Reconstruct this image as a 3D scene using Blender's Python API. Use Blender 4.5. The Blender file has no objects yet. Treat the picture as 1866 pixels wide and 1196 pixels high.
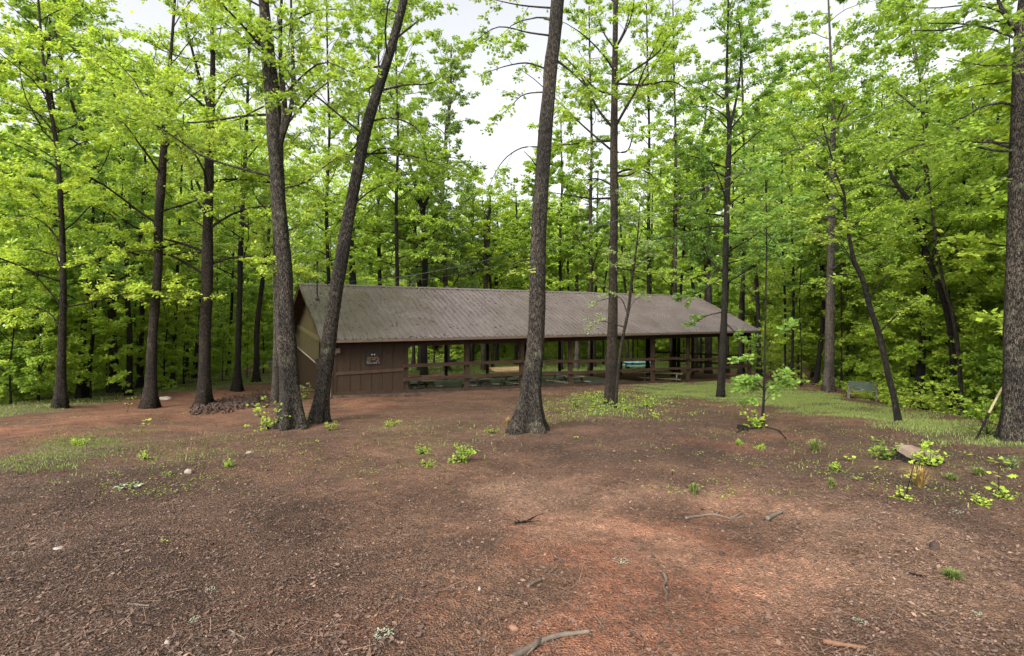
import bpy, math, random
import numpy as np
from mathutils import Vector

# ---------------------------------------------------------------- camera, sky, sun, exposure
scene = bpy.context.scene
COL = scene.collection
EYE = 1.6          # camera height over the ground at its feet
F = 950.0          # focal length in photo pixels
HX, HY = 933.0, 578.0
cam_d = bpy.data.cameras.new("camera")
cam = bpy.data.objects.new("camera", cam_d)
COL.objects.link(cam)
cam.location = (0, 0, EYE)
cam.rotation_euler = (math.radians(90), 0, 0)
cam_d.sensor_width = 36
cam_d.lens = 36 * F / 1866
cam_d.shift_y = -20 / 1866
cam_d.clip_start = 0.05
cam_d.clip_end = 1000
scene.camera = cam

SUN_EL, SUN_AZ = 42.0, 208.0      # degrees; azimuth clockwise from +Y
world = bpy.data.worlds.new("World")
scene.world = world
world.use_nodes = True
wn, wl = world.node_tree.nodes, world.node_tree.links
wn.clear()
sky = wn.new("ShaderNodeTexSky")
sky.sky_type = 'NISHITA'
sky.sun_disc = False
sky.sun_elevation = math.radians(SUN_EL)
sky.sun_rotation = math.radians(SUN_AZ)
sky.air_density = 1.0
sky.dust_density = 6.0
sky.ozone_density = 1.0
hs = wn.new("ShaderNodeHueSaturation")
hs.inputs['Saturation'].default_value = 0.16
bg = wn.new("ShaderNodeBackground")
bg.inputs[1].default_value = 0.15
wo = wn.new("ShaderNodeOutputWorld")
wl.new(sky.outputs[0], hs.inputs['Color'])
wl.new(hs.outputs[0], bg.inputs[0])
wl.new(bg.outputs[0], wo.inputs[0])

sun_d = bpy.data.lights.new("sun", 'SUN')
sun_d.energy = 1.5
sun_d.angle = math.radians(40)
sun_d.color = (1.0, 0.97, 0.92)
sun = bpy.data.objects.new("sun", sun_d)
COL.objects.link(sun)
_el, _az = math.radians(SUN_EL), math.radians(SUN_AZ)
sd = Vector((math.sin(_az) * math.cos(_el), math.cos(_az) * math.cos(_el), math.sin(_el)))
sun.rotation_euler = sd.to_track_quat('Z', 'Y').to_euler()

scene.view_settings.view_transform = 'Standard'
scene.view_settings.look = 'None'
scene.view_settings.gamma = 1
scene.view_settings.use_curve_mapping = False
scene.view_settings.exposure = 1.38
cy = scene.cycles
cy.max_bounces = 12
cy.diffuse_bounces = 9
cy.glossy_bounces = 2
cy.transmission_bounces = 9
cy.transparent_max_bounces = 4
cy.use_denoising = True
cy.caustics_reflective = False
cy.caustics_refractive = False
cy.sample_clamp_indirect = 6

# ---------------------------------------------------------------- terrain height
def smooth(e0, e1, x):
    t = np.clip((x - e0) / (e1 - e0), 0, 1)
    return t * t * (3 - 2 * t)

def edge_left(y):
    return np.interp(y, [0, 10, 17, 33, 54, 75, 200], [-24, -19, -17.5, -23, -27, -34, -80])

def edge_right(y):
    return np.interp(y, [0, 10, 17, 25, 35, 50, 75, 200], [13, 11.5, 12.5, 15.5, 20, 30, 40, 90])

def H(x, y):
    x = np.asarray(x, float); y = np.asarray(y, float)
    z = np.interp(y, [-60, -10, 0, 20, 45, 60, 90, 300], [1.0, 0.6, 0, -1.66, -3.16, -3.7, -4.1, -4.4])
    z = z - 0.02 * smooth(16, 24, y) * 0
    dl = np.maximum(0, edge_left(y) - x); dr = np.maximum(0, x - edge_right(y))
    z = z - np.minimum(0.19 * dl * smooth(0, 4, dl) + 0.02 * dl, 5) - np.minimum(0.21 * dr * smooth(0, 2.5, dr), 6)
    near = smooth(90, 40, y)
    z = z + near * (0.05 * np.sin(x * .9 + .4 * y) * np.sin(y * .53 + 1.3) + .03 * np.sin(x * 1.9 - y * 1.1)) * smooth(2, 6, y)
    # the sunken floor of the shelter, cut into the slope
    s_ = (x + 4.70) * .857 + (y - 22.89) * .515; t_ = -(x + 4.70) * .515 + (y - 22.89) * .857
    ins = smooth(-.02, .12, t_) * smooth(10.8, 9.7, t_) * smooth(-3.0, -2.8, s_) * smooth(24.6, 22.5, s_)
    z = z * (1 - ins) + np.minimum(z, -2.12 - .030 * s_ - .030 * t_) * ins
    # little mound round the slender sapling
    z = z + 0.13 * np.exp(-(((x - 6.75) ** 2 + (y - 13.4) ** 2) / .45))
    return z

def h1(x, y):
    return float(H(x, y))

def ray(px, py, d):
    """a point at depth d seen at the photo's pixel"""
    return ((px - HX) / F * d, d, EYE - (py - HY) / F * d)

def ground_px(px, py, far=70.0):
    k, m = (px - HX) / F, (py - HY) / F
    lo, prev = 1.2, None
    d = 1.2
    while d < far:
        if EYE - m * d <= h1(k * d, d):
            a, b = d - .25, d
            for _ in range(18):
                c = (a + b) / 2
                if EYE - m * c <= h1(k * c, c): b = c
                else: a = c
            return k * b, b
        d += .25
    return k * far, far

def proj(p):
    p = np.asarray(p)
    d = np.maximum(p[..., 1], .1)
    return HX + F * p[..., 0] / d, HY - F * (p[..., 2] - EYE) / d

# ---------------------------------------------------------------- object helpers
class MB:
    """collects quads / tris; builds ONE mesh object"""
    def __init__(s):
        s.v = []; s.f = []; s.t = []; s.n = 0; s.c = []
    def add(s, v, f, tint=None):
        v = np.asarray(v, np.float32).reshape(-1, 3)
        f = np.asarray(f, np.int64)
        s.v.append(v)
        (s.f if f.shape[1] == 4 else s.t).append(f + s.n)
        s.n += len(v)
        if tint is None: tint = np.full(len(v), .5)
        elif np.isscalar(tint): tint = np.full(len(v), tint)
        s.c.append(np.asarray(tint, np.float32))
    def build(s, name, mat, parent=None, smooth_=True, loc=(0, 0, 0)):
        me = bpy.data.meshes.new(name)
        V = np.concatenate(s.v); Q = np.concatenate(s.f) if s.f else np.zeros((0, 4), np.int64)
        T = np.concatenate(s.t) if s.t else np.zeros((0, 3), np.int64)
        V = V - np.asarray(loc, np.float32)
        me.vertices.add(len(V)); me.vertices.foreach_set("co", V.ravel())
        nl = Q.size + T.size
        me.loops.add(nl)
        me.loops.foreach_set("vertex_index", np.concatenate([Q.ravel(), T.ravel()]).astype(np.int32))
        me.polygons.add(len(Q) + len(T))
        ls = np.concatenate([np.arange(len(Q)) * 4, Q.size + np.arange(len(T)) * 3]).astype(np.int32)
        me.polygons.foreach_set("loop_start", ls)
        me.polygons.foreach_set("use_smooth", np.full(len(Q) + len(T), smooth_))
        at = me.attributes.new("tint", 'FLOAT', 'POINT')
        at.data.foreach_set("value", np.concatenate(s.c))
        me.update(calc_edges=True)
        if mat: me.materials.append(mat)
        o = bpy.data.objects.new(name, me)
        COL.objects.link(o)
        o.location = loc
        if parent: o.parent = parent
        return o
    # shapes
    def box(s, x0, x1, y0, y1, z0, z1, tint=None, fn=None):
        v = np.array([(x, y, z) for z in (z0, z1) for y in (y0, y1) for x in (x0, x1)], float)
        if fn: v = np.array([fn(*p) for p in v])
        s.add(v, [(0, 2, 3, 1), (4, 5, 7, 6), (0, 1, 5, 4), (2, 6, 7, 3), (0, 4, 6, 2), (1, 3, 7, 5)], tint)
    def beam(s, a, b, w, h, up=(0, 0, 1), tint=None):
        """a bar from a to b, w across, h along 'up'"""
        a = Vector(a); b = Vector(b); d = (b - a).normalized(); u = Vector(up)
        x = d.cross(u).normalized(); u = x.cross(d).normalized()
        v = []
        for p in (a, b):
            for i, j in ((-1, -1), (1, -1), (1, 1), (-1, 1)):
                v.append(p + x * (w / 2 * i) + u * (h / 2 * j))
        s.add([tuple(q) for q in v], [(0, 1, 2, 3), (4, 7, 6, 5), (0, 4, 5, 1), (1, 5, 6, 2), (2, 6, 7, 3), (3, 7, 4, 0)], tint)
    def tube(s, pts, rad, sides=6, tint=None, cap=True, lobes=None):
        pts = np.asarray(pts, float); n = len(pts)
        rad = np.broadcast_to(np.asarray(rad, float), (n,))
        tg = np.gradient(pts, axis=0); tg /= np.linalg.norm(tg, axis=1)[:, None] + 1e-9
        ref = np.array([1., 0, 0]) if abs(tg[:, 0]).mean() < .8 else np.array([0, 1., 0])
        a = ref[None] - (tg @ ref)[:, None] * tg; a /= np.linalg.norm(a, axis=1)[:, None] + 1e-9
        b = np.cross(tg, a)
        th = np.arange(sides) * 2 * np.pi / sides
        R = rad[:, None] * np.ones(sides)[None]
        if lobes is not None: R = R * lobes
        v = pts[:, None] + R[..., None] * (a[:, None] * np.cos(th)[None, :, None] + b[:, None] * np.sin(th)[None, :, None])
        i = np.arange(n - 1)[:, None] * sides; j = np.arange(sides)[None]; k = (j + 1) % sides
        f = np.stack([i + j, i + k, i + k + sides, i + j + sides], -1).reshape(-1, 4)
        s.add(v.reshape(-1, 3), f, tint)
        if cap:
            base = s.n - n * sides
            for r0, rev in ((0, 1), ((n - 1) * sides, 0)):
                c = s.n
                s.v.append(pts[0 if rev else -1].reshape(1, 3).astype(np.float32)); s.n += 1
                s.c.append(np.array([.5], np.float32))
                jj = np.arange(sides); kk = (jj + 1) % sides
                tri = np.stack([base + r0 + (kk if rev else jj), base + r0 + (jj if rev else kk), np.full(sides, c)], -1)
                s.t.append(tri)

def root(name, label, cat, loc=(0, 0, 0), rz=0, group=None, kind=None):
    o = bpy.data.objects.new(name, None)
    COL.objects.link(o)
    o.empty_display_size = .2
    o.location = loc; o.rotation_euler = (0, 0, rz)
    tag(o, label, cat, group, kind)
    return o

def tag(o, label=None, cat=None, group=None, kind=None):
    if label: o["label"] = label
    if cat: o["category"] = cat
    if group: o["group"] = group
    if kind: o["kind"] = kind
    return o

def copy_tree(o, loc, rz, sc=1.0, label=None):
    r = o.copy(); COL.objects.link(r)
    r.location = loc; r.rotation_euler = (0, 0, rz); r.scale = (sc, sc, sc)
    if label: r["label"] = label
    for ch in list(o.children):
        c = ch.copy(); COL.objects.link(c); c.parent = r
        for g in ch.children:
            e = g.copy(); COL.objects.link(e); e.parent = c
    return r

# ---------------------------------------------------------------- materials
def new_mat(name):
    m = bpy.data.materials.new(name); m.use_nodes = True
    nt = m.node_tree; nt.nodes.clear()
    return m, nt.nodes, nt.links

def N(nodes, typ, **kw):
    n = nodes.new(typ)
    for k, v in kw.items(): setattr(n, k, v)
    return n

def ramp(nodes, stops):
    r = nodes.new("ShaderNodeValToRGB")
    el = r.color_ramp.elements
    el[0].position, el[0].color = stops[0][0], (*stops[0][1], 1)
    el[1].position, el[1].color = stops[-1][0], (*stops[-1][1], 1)
    for p, c in stops[1:-1]:
        e = el.new(p); e.color = (*c, 1)
    return r

def noise(nodes, links, vec, scale, detail=5, rough=.6, dist=0.0):
    n = nodes.new("ShaderNodeTexNoise")
    n.inputs['Scale'].default_value = scale; n.inputs['Detail'].default_value = detail
    n.inputs['Roughness'].default_value = rough; n.inputs['Distortion'].default_value = dist
    if vec is not None: links.new(vec, n.inputs['Vector'])
    return n

def mixc(nodes, links, fac, a, b, blend='MIX'):
    m = nodes.new("ShaderNodeMix"); m.data_type = 'RGBA'; m.blend_type = blend
    for sock, val in ((m.inputs[0], fac), (m.inputs[6], a), (m.inputs[7], b)):
        if isinstance(val, (int, float)): sock.default_value = val
        elif isinstance(val, tuple): sock.default_value = (*val, 1)
        else: links.new(val, sock)
    return m.outputs[2]

def surface_mat(name, stops, scale=6, rough=.7, stretch=(1, 1, 1), bump=.2, bscale=None, spec=.3, metallic=0, dirt=None, distance=.01):
    m, n, l = new_mat(name)
    tc = N(n, "ShaderNodeTexCoord"); mp = N(n, "ShaderNodeMapping"); mp.inputs['Scale'].default_value = stretch
    l.new(tc.outputs['Object'], mp.inputs[0])
    nz = noise(n, l, mp.outputs[0], scale, 7, .65)
    r = ramp(n, stops); l.new(nz.outputs[0], r.inputs[0])
    col = r.outputs[0]
    if dirt:
        n2 = noise(n, l, tc.outputs['Object'], dirt[1], 4, .6)
        r2 = ramp(n, [(dirt[2], (0, 0, 0)), (dirt[3], (1, 1, 1))]); l.new(n2.outputs[0], r2.inputs[0])
        col = mixc(n, l, r2.outputs[0], col, dirt[0])
    p = N(n, "ShaderNodeBsdfPrincipled")
    l.new(col, p.inputs['Base Color'])
    p.inputs['Roughness'].default_value = rough; p.inputs['Metallic'].default_value = metallic
    p.inputs['Specular IOR Level'].default_value = spec
    nb = noise(n, l, mp.outputs[0], bscale or scale * 3, 5, .6)
    b = N(n, "ShaderNodeBump"); b.inputs['Strength'].default_value = bump; b.inputs['Distance'].default_value = distance
    l.new(nb.outputs[0], b.inputs['Height']); l.new(b.outputs[0], p.inputs['Normal'])
    o = N(n, "ShaderNodeOutputMaterial"); l.new(p.outputs[0], o.inputs[0])
    return m

def bark_mat(name, dark, mid, light, lichen, lich_amt=.55, vs=1.0):
    m, n, l = new_mat(name)
    tc = N(n, "ShaderNodeTexCoord"); mp = N(n, "ShaderNodeMapping")
    mp.inputs['Scale'].default_value = (1, 1, .16)
    l.new(tc.outputs['Object'], mp.inputs[0])
    mp.inputs['Scale'].default_value = (1, 1, .11)
    nz = noise(n, l, mp.outputs[0], 70 * vs, 7, .75, 1.0)
    vo = N(n, "ShaderNodeTexVoronoi"); vo.feature = 'DISTANCE_TO_EDGE'; vo.inputs['Scale'].default_value = 52 * vs
    mp2 = N(n, "ShaderNodeMapping"); mp2.inputs['Scale'].default_value = (1, 1, .12)
    addn = noise(n, l, tc.outputs['Object'], 14, 4, .7)
    vadd = N(n, "ShaderNodeMix", data_type='RGBA'); vadd.inputs[0].default_value = .08
    l.new(tc.outputs['Object'], vadd.inputs[6]); l.new(addn.outputs[1], vadd.inputs[7])
    l.new(vadd.outputs[2], mp2.inputs[0]); l.new(mp2.outputs[0], vo.inputs['Vector'])
    vr = ramp(n, [(0.0, (.15, .15, .15)), (.22, (1, 1, 1))]); l.new(vo.outputs[0], vr.inputs[0])
    mul = N(n, "ShaderNodeMath", operation='MULTIPLY'); l.new(nz.outputs[0], mul.inputs[0]); l.new(vr.outputs[0], mul.inputs[1])
    add = N(n, "ShaderNodeMath", operation='MULTIPLY_ADD'); l.new(mul.outputs[0], add.inputs[0]); add.inputs[1].default_value = .75
    m3 = N(n, "ShaderNodeMath", operation='MULTIPLY'); l.new(nz.outputs[0], m3.inputs[0]); m3.inputs[1].default_value = .25
    l.new(m3.outputs[0], add.inputs[2])
    r = ramp(n, [(.24, dark), (.38, mid), (.56, light)]); l.new(add.outputs[0], r.inputs[0])
    n2 = noise(n, l, tc.outputs['Object'], 3.2, 6, .75)
    r2 = ramp(n, [(lich_amt, (0, 0, 0)), (lich_amt + .12, (1, 1, 1))]); l.new(n2.outputs[0], r2.inputs[0])
    f = N(n, "ShaderNodeMath", operation='MULTIPLY'); l.new(r2.outputs[0], f.inputs[0]); l.new(vr.outputs[0], f.inputs[1])
    f2 = N(n, "ShaderNodeMath", operation='MULTIPLY'); l.new(f.outputs[0], f2.inputs[0]); f2.inputs[1].default_value = .6
    c = mixc(n, l, f2.outputs[0], r.outputs[0], lichen)
    n3 = noise(n, l, tc.outputs['Object'], 1.1, 3, .5)
    r3 = ramp(n, [(.35, (.55, .55, .55)), (.65, (1.15, 1.1, 1.05))]); l.new(n3.outputs[0], r3.inputs[0])
    c = mixc(n, l, 1.0, c, r3.outputs[0], 'MULTIPLY')
    p = N(n, "ShaderNodeBsdfPrincipled"); l.new(c, p.inputs['Base Color'])
    p.inputs['Roughness'].default_value = .85; p.inputs['Specular IOR Level'].default_value = .2
    b = N(n, "ShaderNodeBump"); b.inputs['Strength'].default_value = 1.0; b.inputs['Distance'].default_value = .05
    l.new(add.outputs[0], b.inputs['Height']); l.new(b.outputs[0], p.inputs['Normal'])
    o = N(n, "ShaderNodeOutputMaterial"); l.new(p.outputs[0], o.inputs[0])
    return m

def leaf_mat(name, c1, c2, c3, trans=.55, gloss=.4):
    m, n, l = new_mat(name)
    at = N(n, "ShaderNodeAttribute", attribute_name="tint")
    oi = N(n, "ShaderNodeObjectInfo")
    r = ramp(n, [(0, c1), (.5, c2), (1, c3)])
    ad = N(n, "ShaderNodeMath", operation='MULTIPLY_ADD'); l.new(oi.outputs['Random'], ad.inputs[0]); ad.inputs[1].default_value = .35
    sb = N(n, "ShaderNodeMath", operation='SUBTRACT'); l.new(at.outputs['Fac'], sb.inputs[0]); sb.inputs[1].default_value = .17
    l.new(sb.outputs[0], ad.inputs[2]); l.new(ad.outputs[0], r.inputs[0])
    d = N(n, "ShaderNodeBsdfDiffuse"); l.new(r.outputs[0], d.inputs[0])
    t = N(n, "ShaderNodeBsdfTranslucent")
    tc = mixc(n, l, 1.0, r.outputs[0], (1.45, 1.40, 1.0), 'MULTIPLY'); l.new(tc, t.inputs[0])
    mx = N(n, "ShaderNodeMixShader"); mx.inputs[0].default_value = trans
    l.new(d.outputs[0], mx.inputs[1]); l.new(t.outputs[0], mx.inputs[2])
    g = N(n, "ShaderNodeBsdfGlossy"); g.inputs['Roughness'].default_value = .4; g.inputs[0].default_value = (.9, .95, .9, 1)
    fr = N(n, "ShaderNodeFresnel"); fr.inputs[0].default_value = 1.35
    fm = N(n, "ShaderNodeMath", operation='MULTIPLY'); l.new(fr.outputs[0], fm.inputs[0]); fm.inputs[1].default_value = gloss
    m2 = N(n, "ShaderNodeMixShader"); l.new(fm.outputs[0], m2.inputs[0]); l.new(mx.outputs[0], m2.inputs[1]); l.new(g.outputs[0], m2.inputs[2])
    o = N(n, "ShaderNodeOutputMaterial"); l.new(m2.outputs[0], o.inputs[0])
    return m

LEAF = leaf_mat("leaf_spring", (.15, .25, .038), (.285, .42, .055), (.45, .54, .085))
LEAF_DK = leaf_mat("leaf_dark", (.10, .20, .042), (.185, .32, .06), (.31, .43, .085))  # deeper green leaf tone for some of the crowns
LEAF_GY = leaf_mat("leaf_greyish", (.16, .24, .09), (.26, .36, .13), (.38, .48, .19))
LEAF_BR = leaf_mat("leaf_bright", (.21, .33, .045), (.36, .49, .06), (.51, .60, .09))
GRASS = leaf_mat("grass_blade", (.09, .13, .035), (.16, .21, .055), (.28, .31, .11), .35, .05)
STRAW = leaf_mat("straw_blade", (.25, .16, .05), (.36, .25, .09), (.42, .34, .13), .3, .05)
BARK = bark_mat("bark_grey", (.004, .0035, .003), (.034, .028, .021), (.16, .135, .105), (.24, .26, .17), .55)
BARK_LT = bark_mat("bark_pale", (.02, .016, .013), (.11, .092, .074), (.24, .205, .17), (.26, .28, .2), .6)
BARK_DK = bark_mat("bark_dark", (.003, .0025, .002), (.015, .012, .009), (.06, .05, .037), (.08, .1, .045), .58)
BARK_RED = bark_mat("bark_brown", (.005, .0038, .003), (.032, .024, .017), (.115, .089, .064), (.15, .17, .09), .58)

# ---------------------------------------------------------------- foliage
def tmpl_lobed():
    # eleven points: centre-line base, five tips, notches; a broad lobed leaf, tips drooping
    tips = [(.35, .42), (.72, .36), (1.0, 0), (.72, -.36), (.35, -.42)]
    notch = [(.0, .03), (.5, .2), (.74, .12), (.74, -.12), (.5, -.2), (.0, -.03)]
    v = [(.42, 0, .05)]
    f = []
    ring = []
    for i in range(6):
        ring.append(notch[i])
        if i < 5: ring.append(tips[i])
    for (x, y) in ring: v.append((x, y, .05 - .22 * (abs(y) ** 1.2 + .5 * max(0, x - .4) ** 2)))
    for i in range(5):
        f.append((0, 1 + 2 * i + 2, 1 + 2 * i + 1, 1 + 2 * i))
    return np.array(v), np.array(f)

def tmpl_simple():
    v = np.array([(0, 0, 0), (.45, .3, -.06), (1, 0, -.08), (.45, -.3, -.06), (.45, 0, .03)])
    return v, None

LOBED = tmpl_lobed()
QUAD = (np.array([(0, 0, 0), (.5, .34, -.07), (1, 0, -.1), (.5, -.34, -.07)]), np.array([(0, 3, 2, 1)]))
DUAL = (np.array([(0, 0, 0), (.3, .3, -.06), (.85, .2, -.1), (1.0, 0, -.06), (.85, -.2, -.1), (.3, -.3, -.06), (.5, 0, .03)]),
        np.array([(0, 6, 2, 1), (6, 3, 2, 2), (0, 5, 4, 6)]))
DUAL = (np.array([(0, 0, 0), (.42, .36, -.08), (.8, .16, -.09), (1.0, 0, -.06), (.8, -.16, -.09), (.42, -.36, -.08)]),
        np.array([(0, 3, 2, 1), (0, 5, 4, 3)]))

def add_leaves(mb, pos, dirv, nrm, size, tint, tm):
    tv, tf = tm
    n = len(pos)
    if not n: return
    dirv = dirv / (np.linalg.norm(dirv, axis=1)[:, None] + 1e-9)
    side = np.cross(nrm, dirv); side /= np.linalg.norm(side, axis=1)[:, None] + 1e-9
    up = np.cross(dirv, side)
    v = pos[:, None] + size[:, None, None] * (tv[None, :, 0:1] * dirv[:, None] + tv[None, :, 1:2] * side[:, None] + tv[None, :, 2:3] * up[:, None])
    k = len(tv)
    f = (np.arange(n)[:, None, None] * k + tf[None]).reshape(-1, tf.shape[1])
    mb.add(v.reshape(-1, 3), f, np.repeat(tint, k))

DM = 3.0
class Leaves:
    def __init__(s): s.p = []; s.d = []; s.t = []
    def along(s, rng, pts, step, k, spread, tint):
        seg = np.diff(pts, axis=0); L = np.linalg.norm(seg, axis=1); cum = np.concatenate([[0], np.cumsum(L)])
        m = max(2, int(cum[-1] / step))
        u = cum[-1] * (1 - rng.random(m) ** 1.0 * .85)
        u = np.append(u, cum[-1])
        q = np.stack([np.interp(u, cum, pts[:, i]) for i in range(3)], -1)
        k = int(k * DM + .5); q = np.repeat(q, k, 0)
        th = rng.random(len(q)) * 2 * np.pi
        d = np.stack([np.cos(th), np.sin(th), rng.normal(-.15, .35, len(q))], -1)
        ax = (pts[-1] - pts[0]); ax = ax / (np.linalg.norm(ax) + 1e-9)
        d = d + ax * .6
        s.p.append(q + d * rng.random((len(q), 1)) * spread); s.d.append(d)
        s.t.append(np.clip(tint + rng.normal(0, .16, len(q)), 0, 1))
    def emit(s, rng, mb, size, tm, keep=None, flat=.55):
        if not s.p: return 0
        p = np.concatenate(s.p); d = np.concatenate(s.d); t = np.concatenate(s.t)
        if keep is not None:
            m = keep(p, rng); p, d, t = p[m], d[m], t[m]
        nr = np.stack([rng.normal(0, flat, len(p)), rng.normal(0, flat, len(p)), np.ones(len(p))], -1)
        sz = size * rng.uniform(.65, 1.25, len(p))
        add_leaves(mb, p, d, nr, sz, t, tm)
        return len(p)

def curve_limb(rng, a, direction, L, n=7, droop=.0, wob=.08, lift=0.0):
    d = np.array(direction, float); d /= np.linalg.norm(d)
    pts = [np.array(a, float)]
    w = rng.normal(0, wob, 3)
    for i in range(n - 1):
        w = w * .6 + rng.normal(0, wob, 3)
        d = d + w + np.array([0, 0, lift - droop * i / n]); d /= np.linalg.norm(d)
        pts.append(pts[-1] + d * L / (n - 1))
    return np.array(pts)

def foliate(rng, wood, lv, pts, r0, sp=.45, step=.17, k=4, start=.15, spread=.12, tint=.5, len2=.35, fine=True, r1=.25, skip=None, sides=5, flat=.5):
    """one limb: its own tube, side branches, twigs and leaves"""
    n = len(pts)
    wood.tube(pts, r0 * (1 - (1 - r1) * np.linspace(0, 1, n)), sides, cap=False)
    seg = np.linalg.norm(np.diff(pts, axis=0), axis=1); cum = np.concatenate([[0], np.cumsum(seg)]); L = cum[-1]
    u = start * L + rng.random() * sp
    sidef = 1
    while u < L:
        q = np.array([np.interp(u, cum, pts[:, i]) for i in range(3)])
        i = min(n - 2, np.searchsorted(cum, u) - 1 if u > 0 else 0)
        tg = pts[i + 1] - pts[i]; tg /= np.linalg.norm(tg) + 1e-9
        hz = np.cross(tg, [0, 0, 1]); hz /= np.linalg.norm(hz) + 1e-9
        if abs(tg[2]) > .8:
            a = rng.random() * 2 * np.pi; hz = np.array([math.cos(a), math.sin(a), .2])
        d = tg * rng.uniform(.4, .9) + hz * sidef + np.array([0, 0, rng.normal(.08, .5)])
        ll = (len2 * (L - u) + .35) * rng.uniform(.7, 1.35)
        sidef = -sidef
        if skip is None or not skip(q + d / np.linalg.norm(d) * ll * .7, rng):
            b = curve_limb(rng, q, d, ll, 5, droop=.15, wob=.12)
            rr = max(.004, r0 * .32 * (1 - .5 * u / L))
            wood.tube(b, rr * np.linspace(1, .3, 5), 4 if fine else 3, cap=False)
            t2 = tint + rng.normal(0, .1)
            lv.along(rng, b, step, k, spread, t2)
            if ll > .8:
                for _ in range(int(ll / .4)):
                    w_ = rng.integers(1, 4)
                    bb = curve_limb(rng, b[w_], (b[w_] - b[w_ - 1]) / (ll / 4) + rng.normal(0, .7, 3) * [1, 1, .5], ll * .4, 3, wob=.1)
                    if fine: wood.tube(bb, [rr * .45, rr * .35, rr * .2], 3, cap=False)
                    lv.along(rng, bb, step, k, spread, t2)
        u += sp * rng.uniform(.7, 1.3)
    if skip is None or not skip(pts[-1], rng):
        lv.along(rng, pts[-3:], step, k + 1, spread, tint)

# the opening to the sky over the shelter: side branches do not grow into it
def sky_gap(p, rng):
    x, y = proj(p)
    if y < 320 and p[1] > 0:
        w = np.interp(y, [-40, 60, 150, 230, 320], [70, 68, 60, 42, 8])
        c = np.interp(y, [-40, 60, 120, 200, 320], [845, 855, 900, 935, 965])
        if abs(x - c) < w and rng.random() < .93: return True
        if 1010 < x < 1055 and y < 240 and rng.random() < .35: return True
    return False

def keep_near(p, rng):
    """leaves stay off the building's walls and roof and leave the near path clear"""
    x, y = proj(p)
    front = np.interp(x, [590, 1385], [21, 35.5])
    hide = (x > 520) & (x < 1400) & (y > 505 + (x > 1000) * 15) & (y < 735) & (p[:, 1] < front)
    low = (y > 705) & (p[:, 1] < 30)
    twigs = (x > 1170) & (x < 1400) & (y < 640) & (p[:, 1] < 25) & (rng.random(len(x)) < .8)
    return ~((hide & ~twigs) | low | (p[:, 1] < 5.5))

# ---------------------------------------------------------------- the ground
def in_poly(x, y, poly):
    poly = np.asarray(poly); inside = np.zeros(x.shape, bool); dist = np.full(x.shape, 1e9)
    n = len(poly)
    for i in range(n):
        x1, y1 = poly[i]; x2, y2 = poly[(i + 1) % n]
        c = ((y1 > y) != (y2 > y)) & (x < (x2 - x1) * (y - y1) / (y2 - y1 + 1e-12) + x1)
        inside ^= c
        dx, dy = x2 - x1, y2 - y1
        t = np.clip(((x - x1) * dx + (y - y1) * dy) / (dx * dx + dy * dy + 1e-9), 0, 1)
        dist = np.minimum(dist, np.hypot(x - x1 - t * dx, y - y1 - t * dy))
    return np.where(inside, dist, -dist)

def wpoly(pix): return [ground_px(a, b) for a, b in pix]

CLAY = [wpoly(q) for q in (
    [(840, 1060), (960, 960), (1180, 905), (1350, 930), (1460, 1040), (1500, 1196), (1300, 1320), (950, 1260), (800, 1160)],
    [(0, 765), (200, 727), (480, 690), (520, 720), (420, 775), (200, 778), (0, 800)],
    [(560, 730), (620, 727), (760, 722), (740, 745), (600, 760)],
    [(1310, 785), (1420, 785), (1440, 810), (1330, 815)])]
CLAY.append([(-14, 34), (10, 40), (22, 44), (20, 48), (5, 44.5), (-16, 38)])
PALE = [wpoly(q) for q in (
    [(1400, 930), (1500, 890), (1640, 955), (1866, 1000), (1900, 1200), (1500, 1190), (1440, 1050)],
    [(900, 900), (1200, 880), (1400, 920), (1200, 960), (950, 950)])]
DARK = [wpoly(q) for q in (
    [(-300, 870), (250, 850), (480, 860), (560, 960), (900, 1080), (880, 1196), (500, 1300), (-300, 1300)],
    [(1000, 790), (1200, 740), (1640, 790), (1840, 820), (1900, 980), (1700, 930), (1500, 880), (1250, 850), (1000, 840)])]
GRASSP = [wpoly(q) for q in (
    [(1150, 706), (1240, 700), (1400, 700), (1500, 718), (1640, 752), (1790, 775), (1920, 800), (1920, 850), (1790, 808), (1640, 782), (1420, 744), (1250, 724), (1180, 730)],
    [(-60, 835), (100, 800), (250, 788), (310, 805), (260, 838), (90, 858), (-60, 870)],
    [(-80, 745), (200, 700), (500, 683), (505, 697), (250, 722), (-80, 772)],
    [(1010, 742), (1060, 722), (1130, 715), (1205, 735), (1180, 758), (1050, 762)])]
GRASSP.append([(-16, 40), (8, 46), (26, 47), (40, 75), (-30, 75), (-24, 50)])
SPARSE = [wpoly(q) for q in ([(620, 790), (820, 740), (960, 780), (880, 850), (760, 870)], [(60, 850), (350, 800), (480, 830), (300, 880)],
                             [(1420, 830), (1700, 800), (1900, 830), (1900, 960), (1600, 930)])]

def mask(x, y, polys, soft):
    m = np.zeros(x.shape)
    nz = .5 * np.sin(x * 2.1 + 1.7 * np.sin(y * 1.3)) + .4 * np.sin(y * 2.9 + x * 1.1) + .3 * np.sin(x * 5.3 - y * 4.1)
    for p in polys:
        d = in_poly(x, y, p)
        m = np.maximum(m, smooth(-1, 1, (d + nz * soft * .8) / soft))
    return m

def axis(lo, hi, mid, n, a):
    u = np.linspace(np.arcsinh((lo - mid) / a), np.arcsinh((hi - mid) / a), n)
    return mid + a * np.sinh(u)

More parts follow.
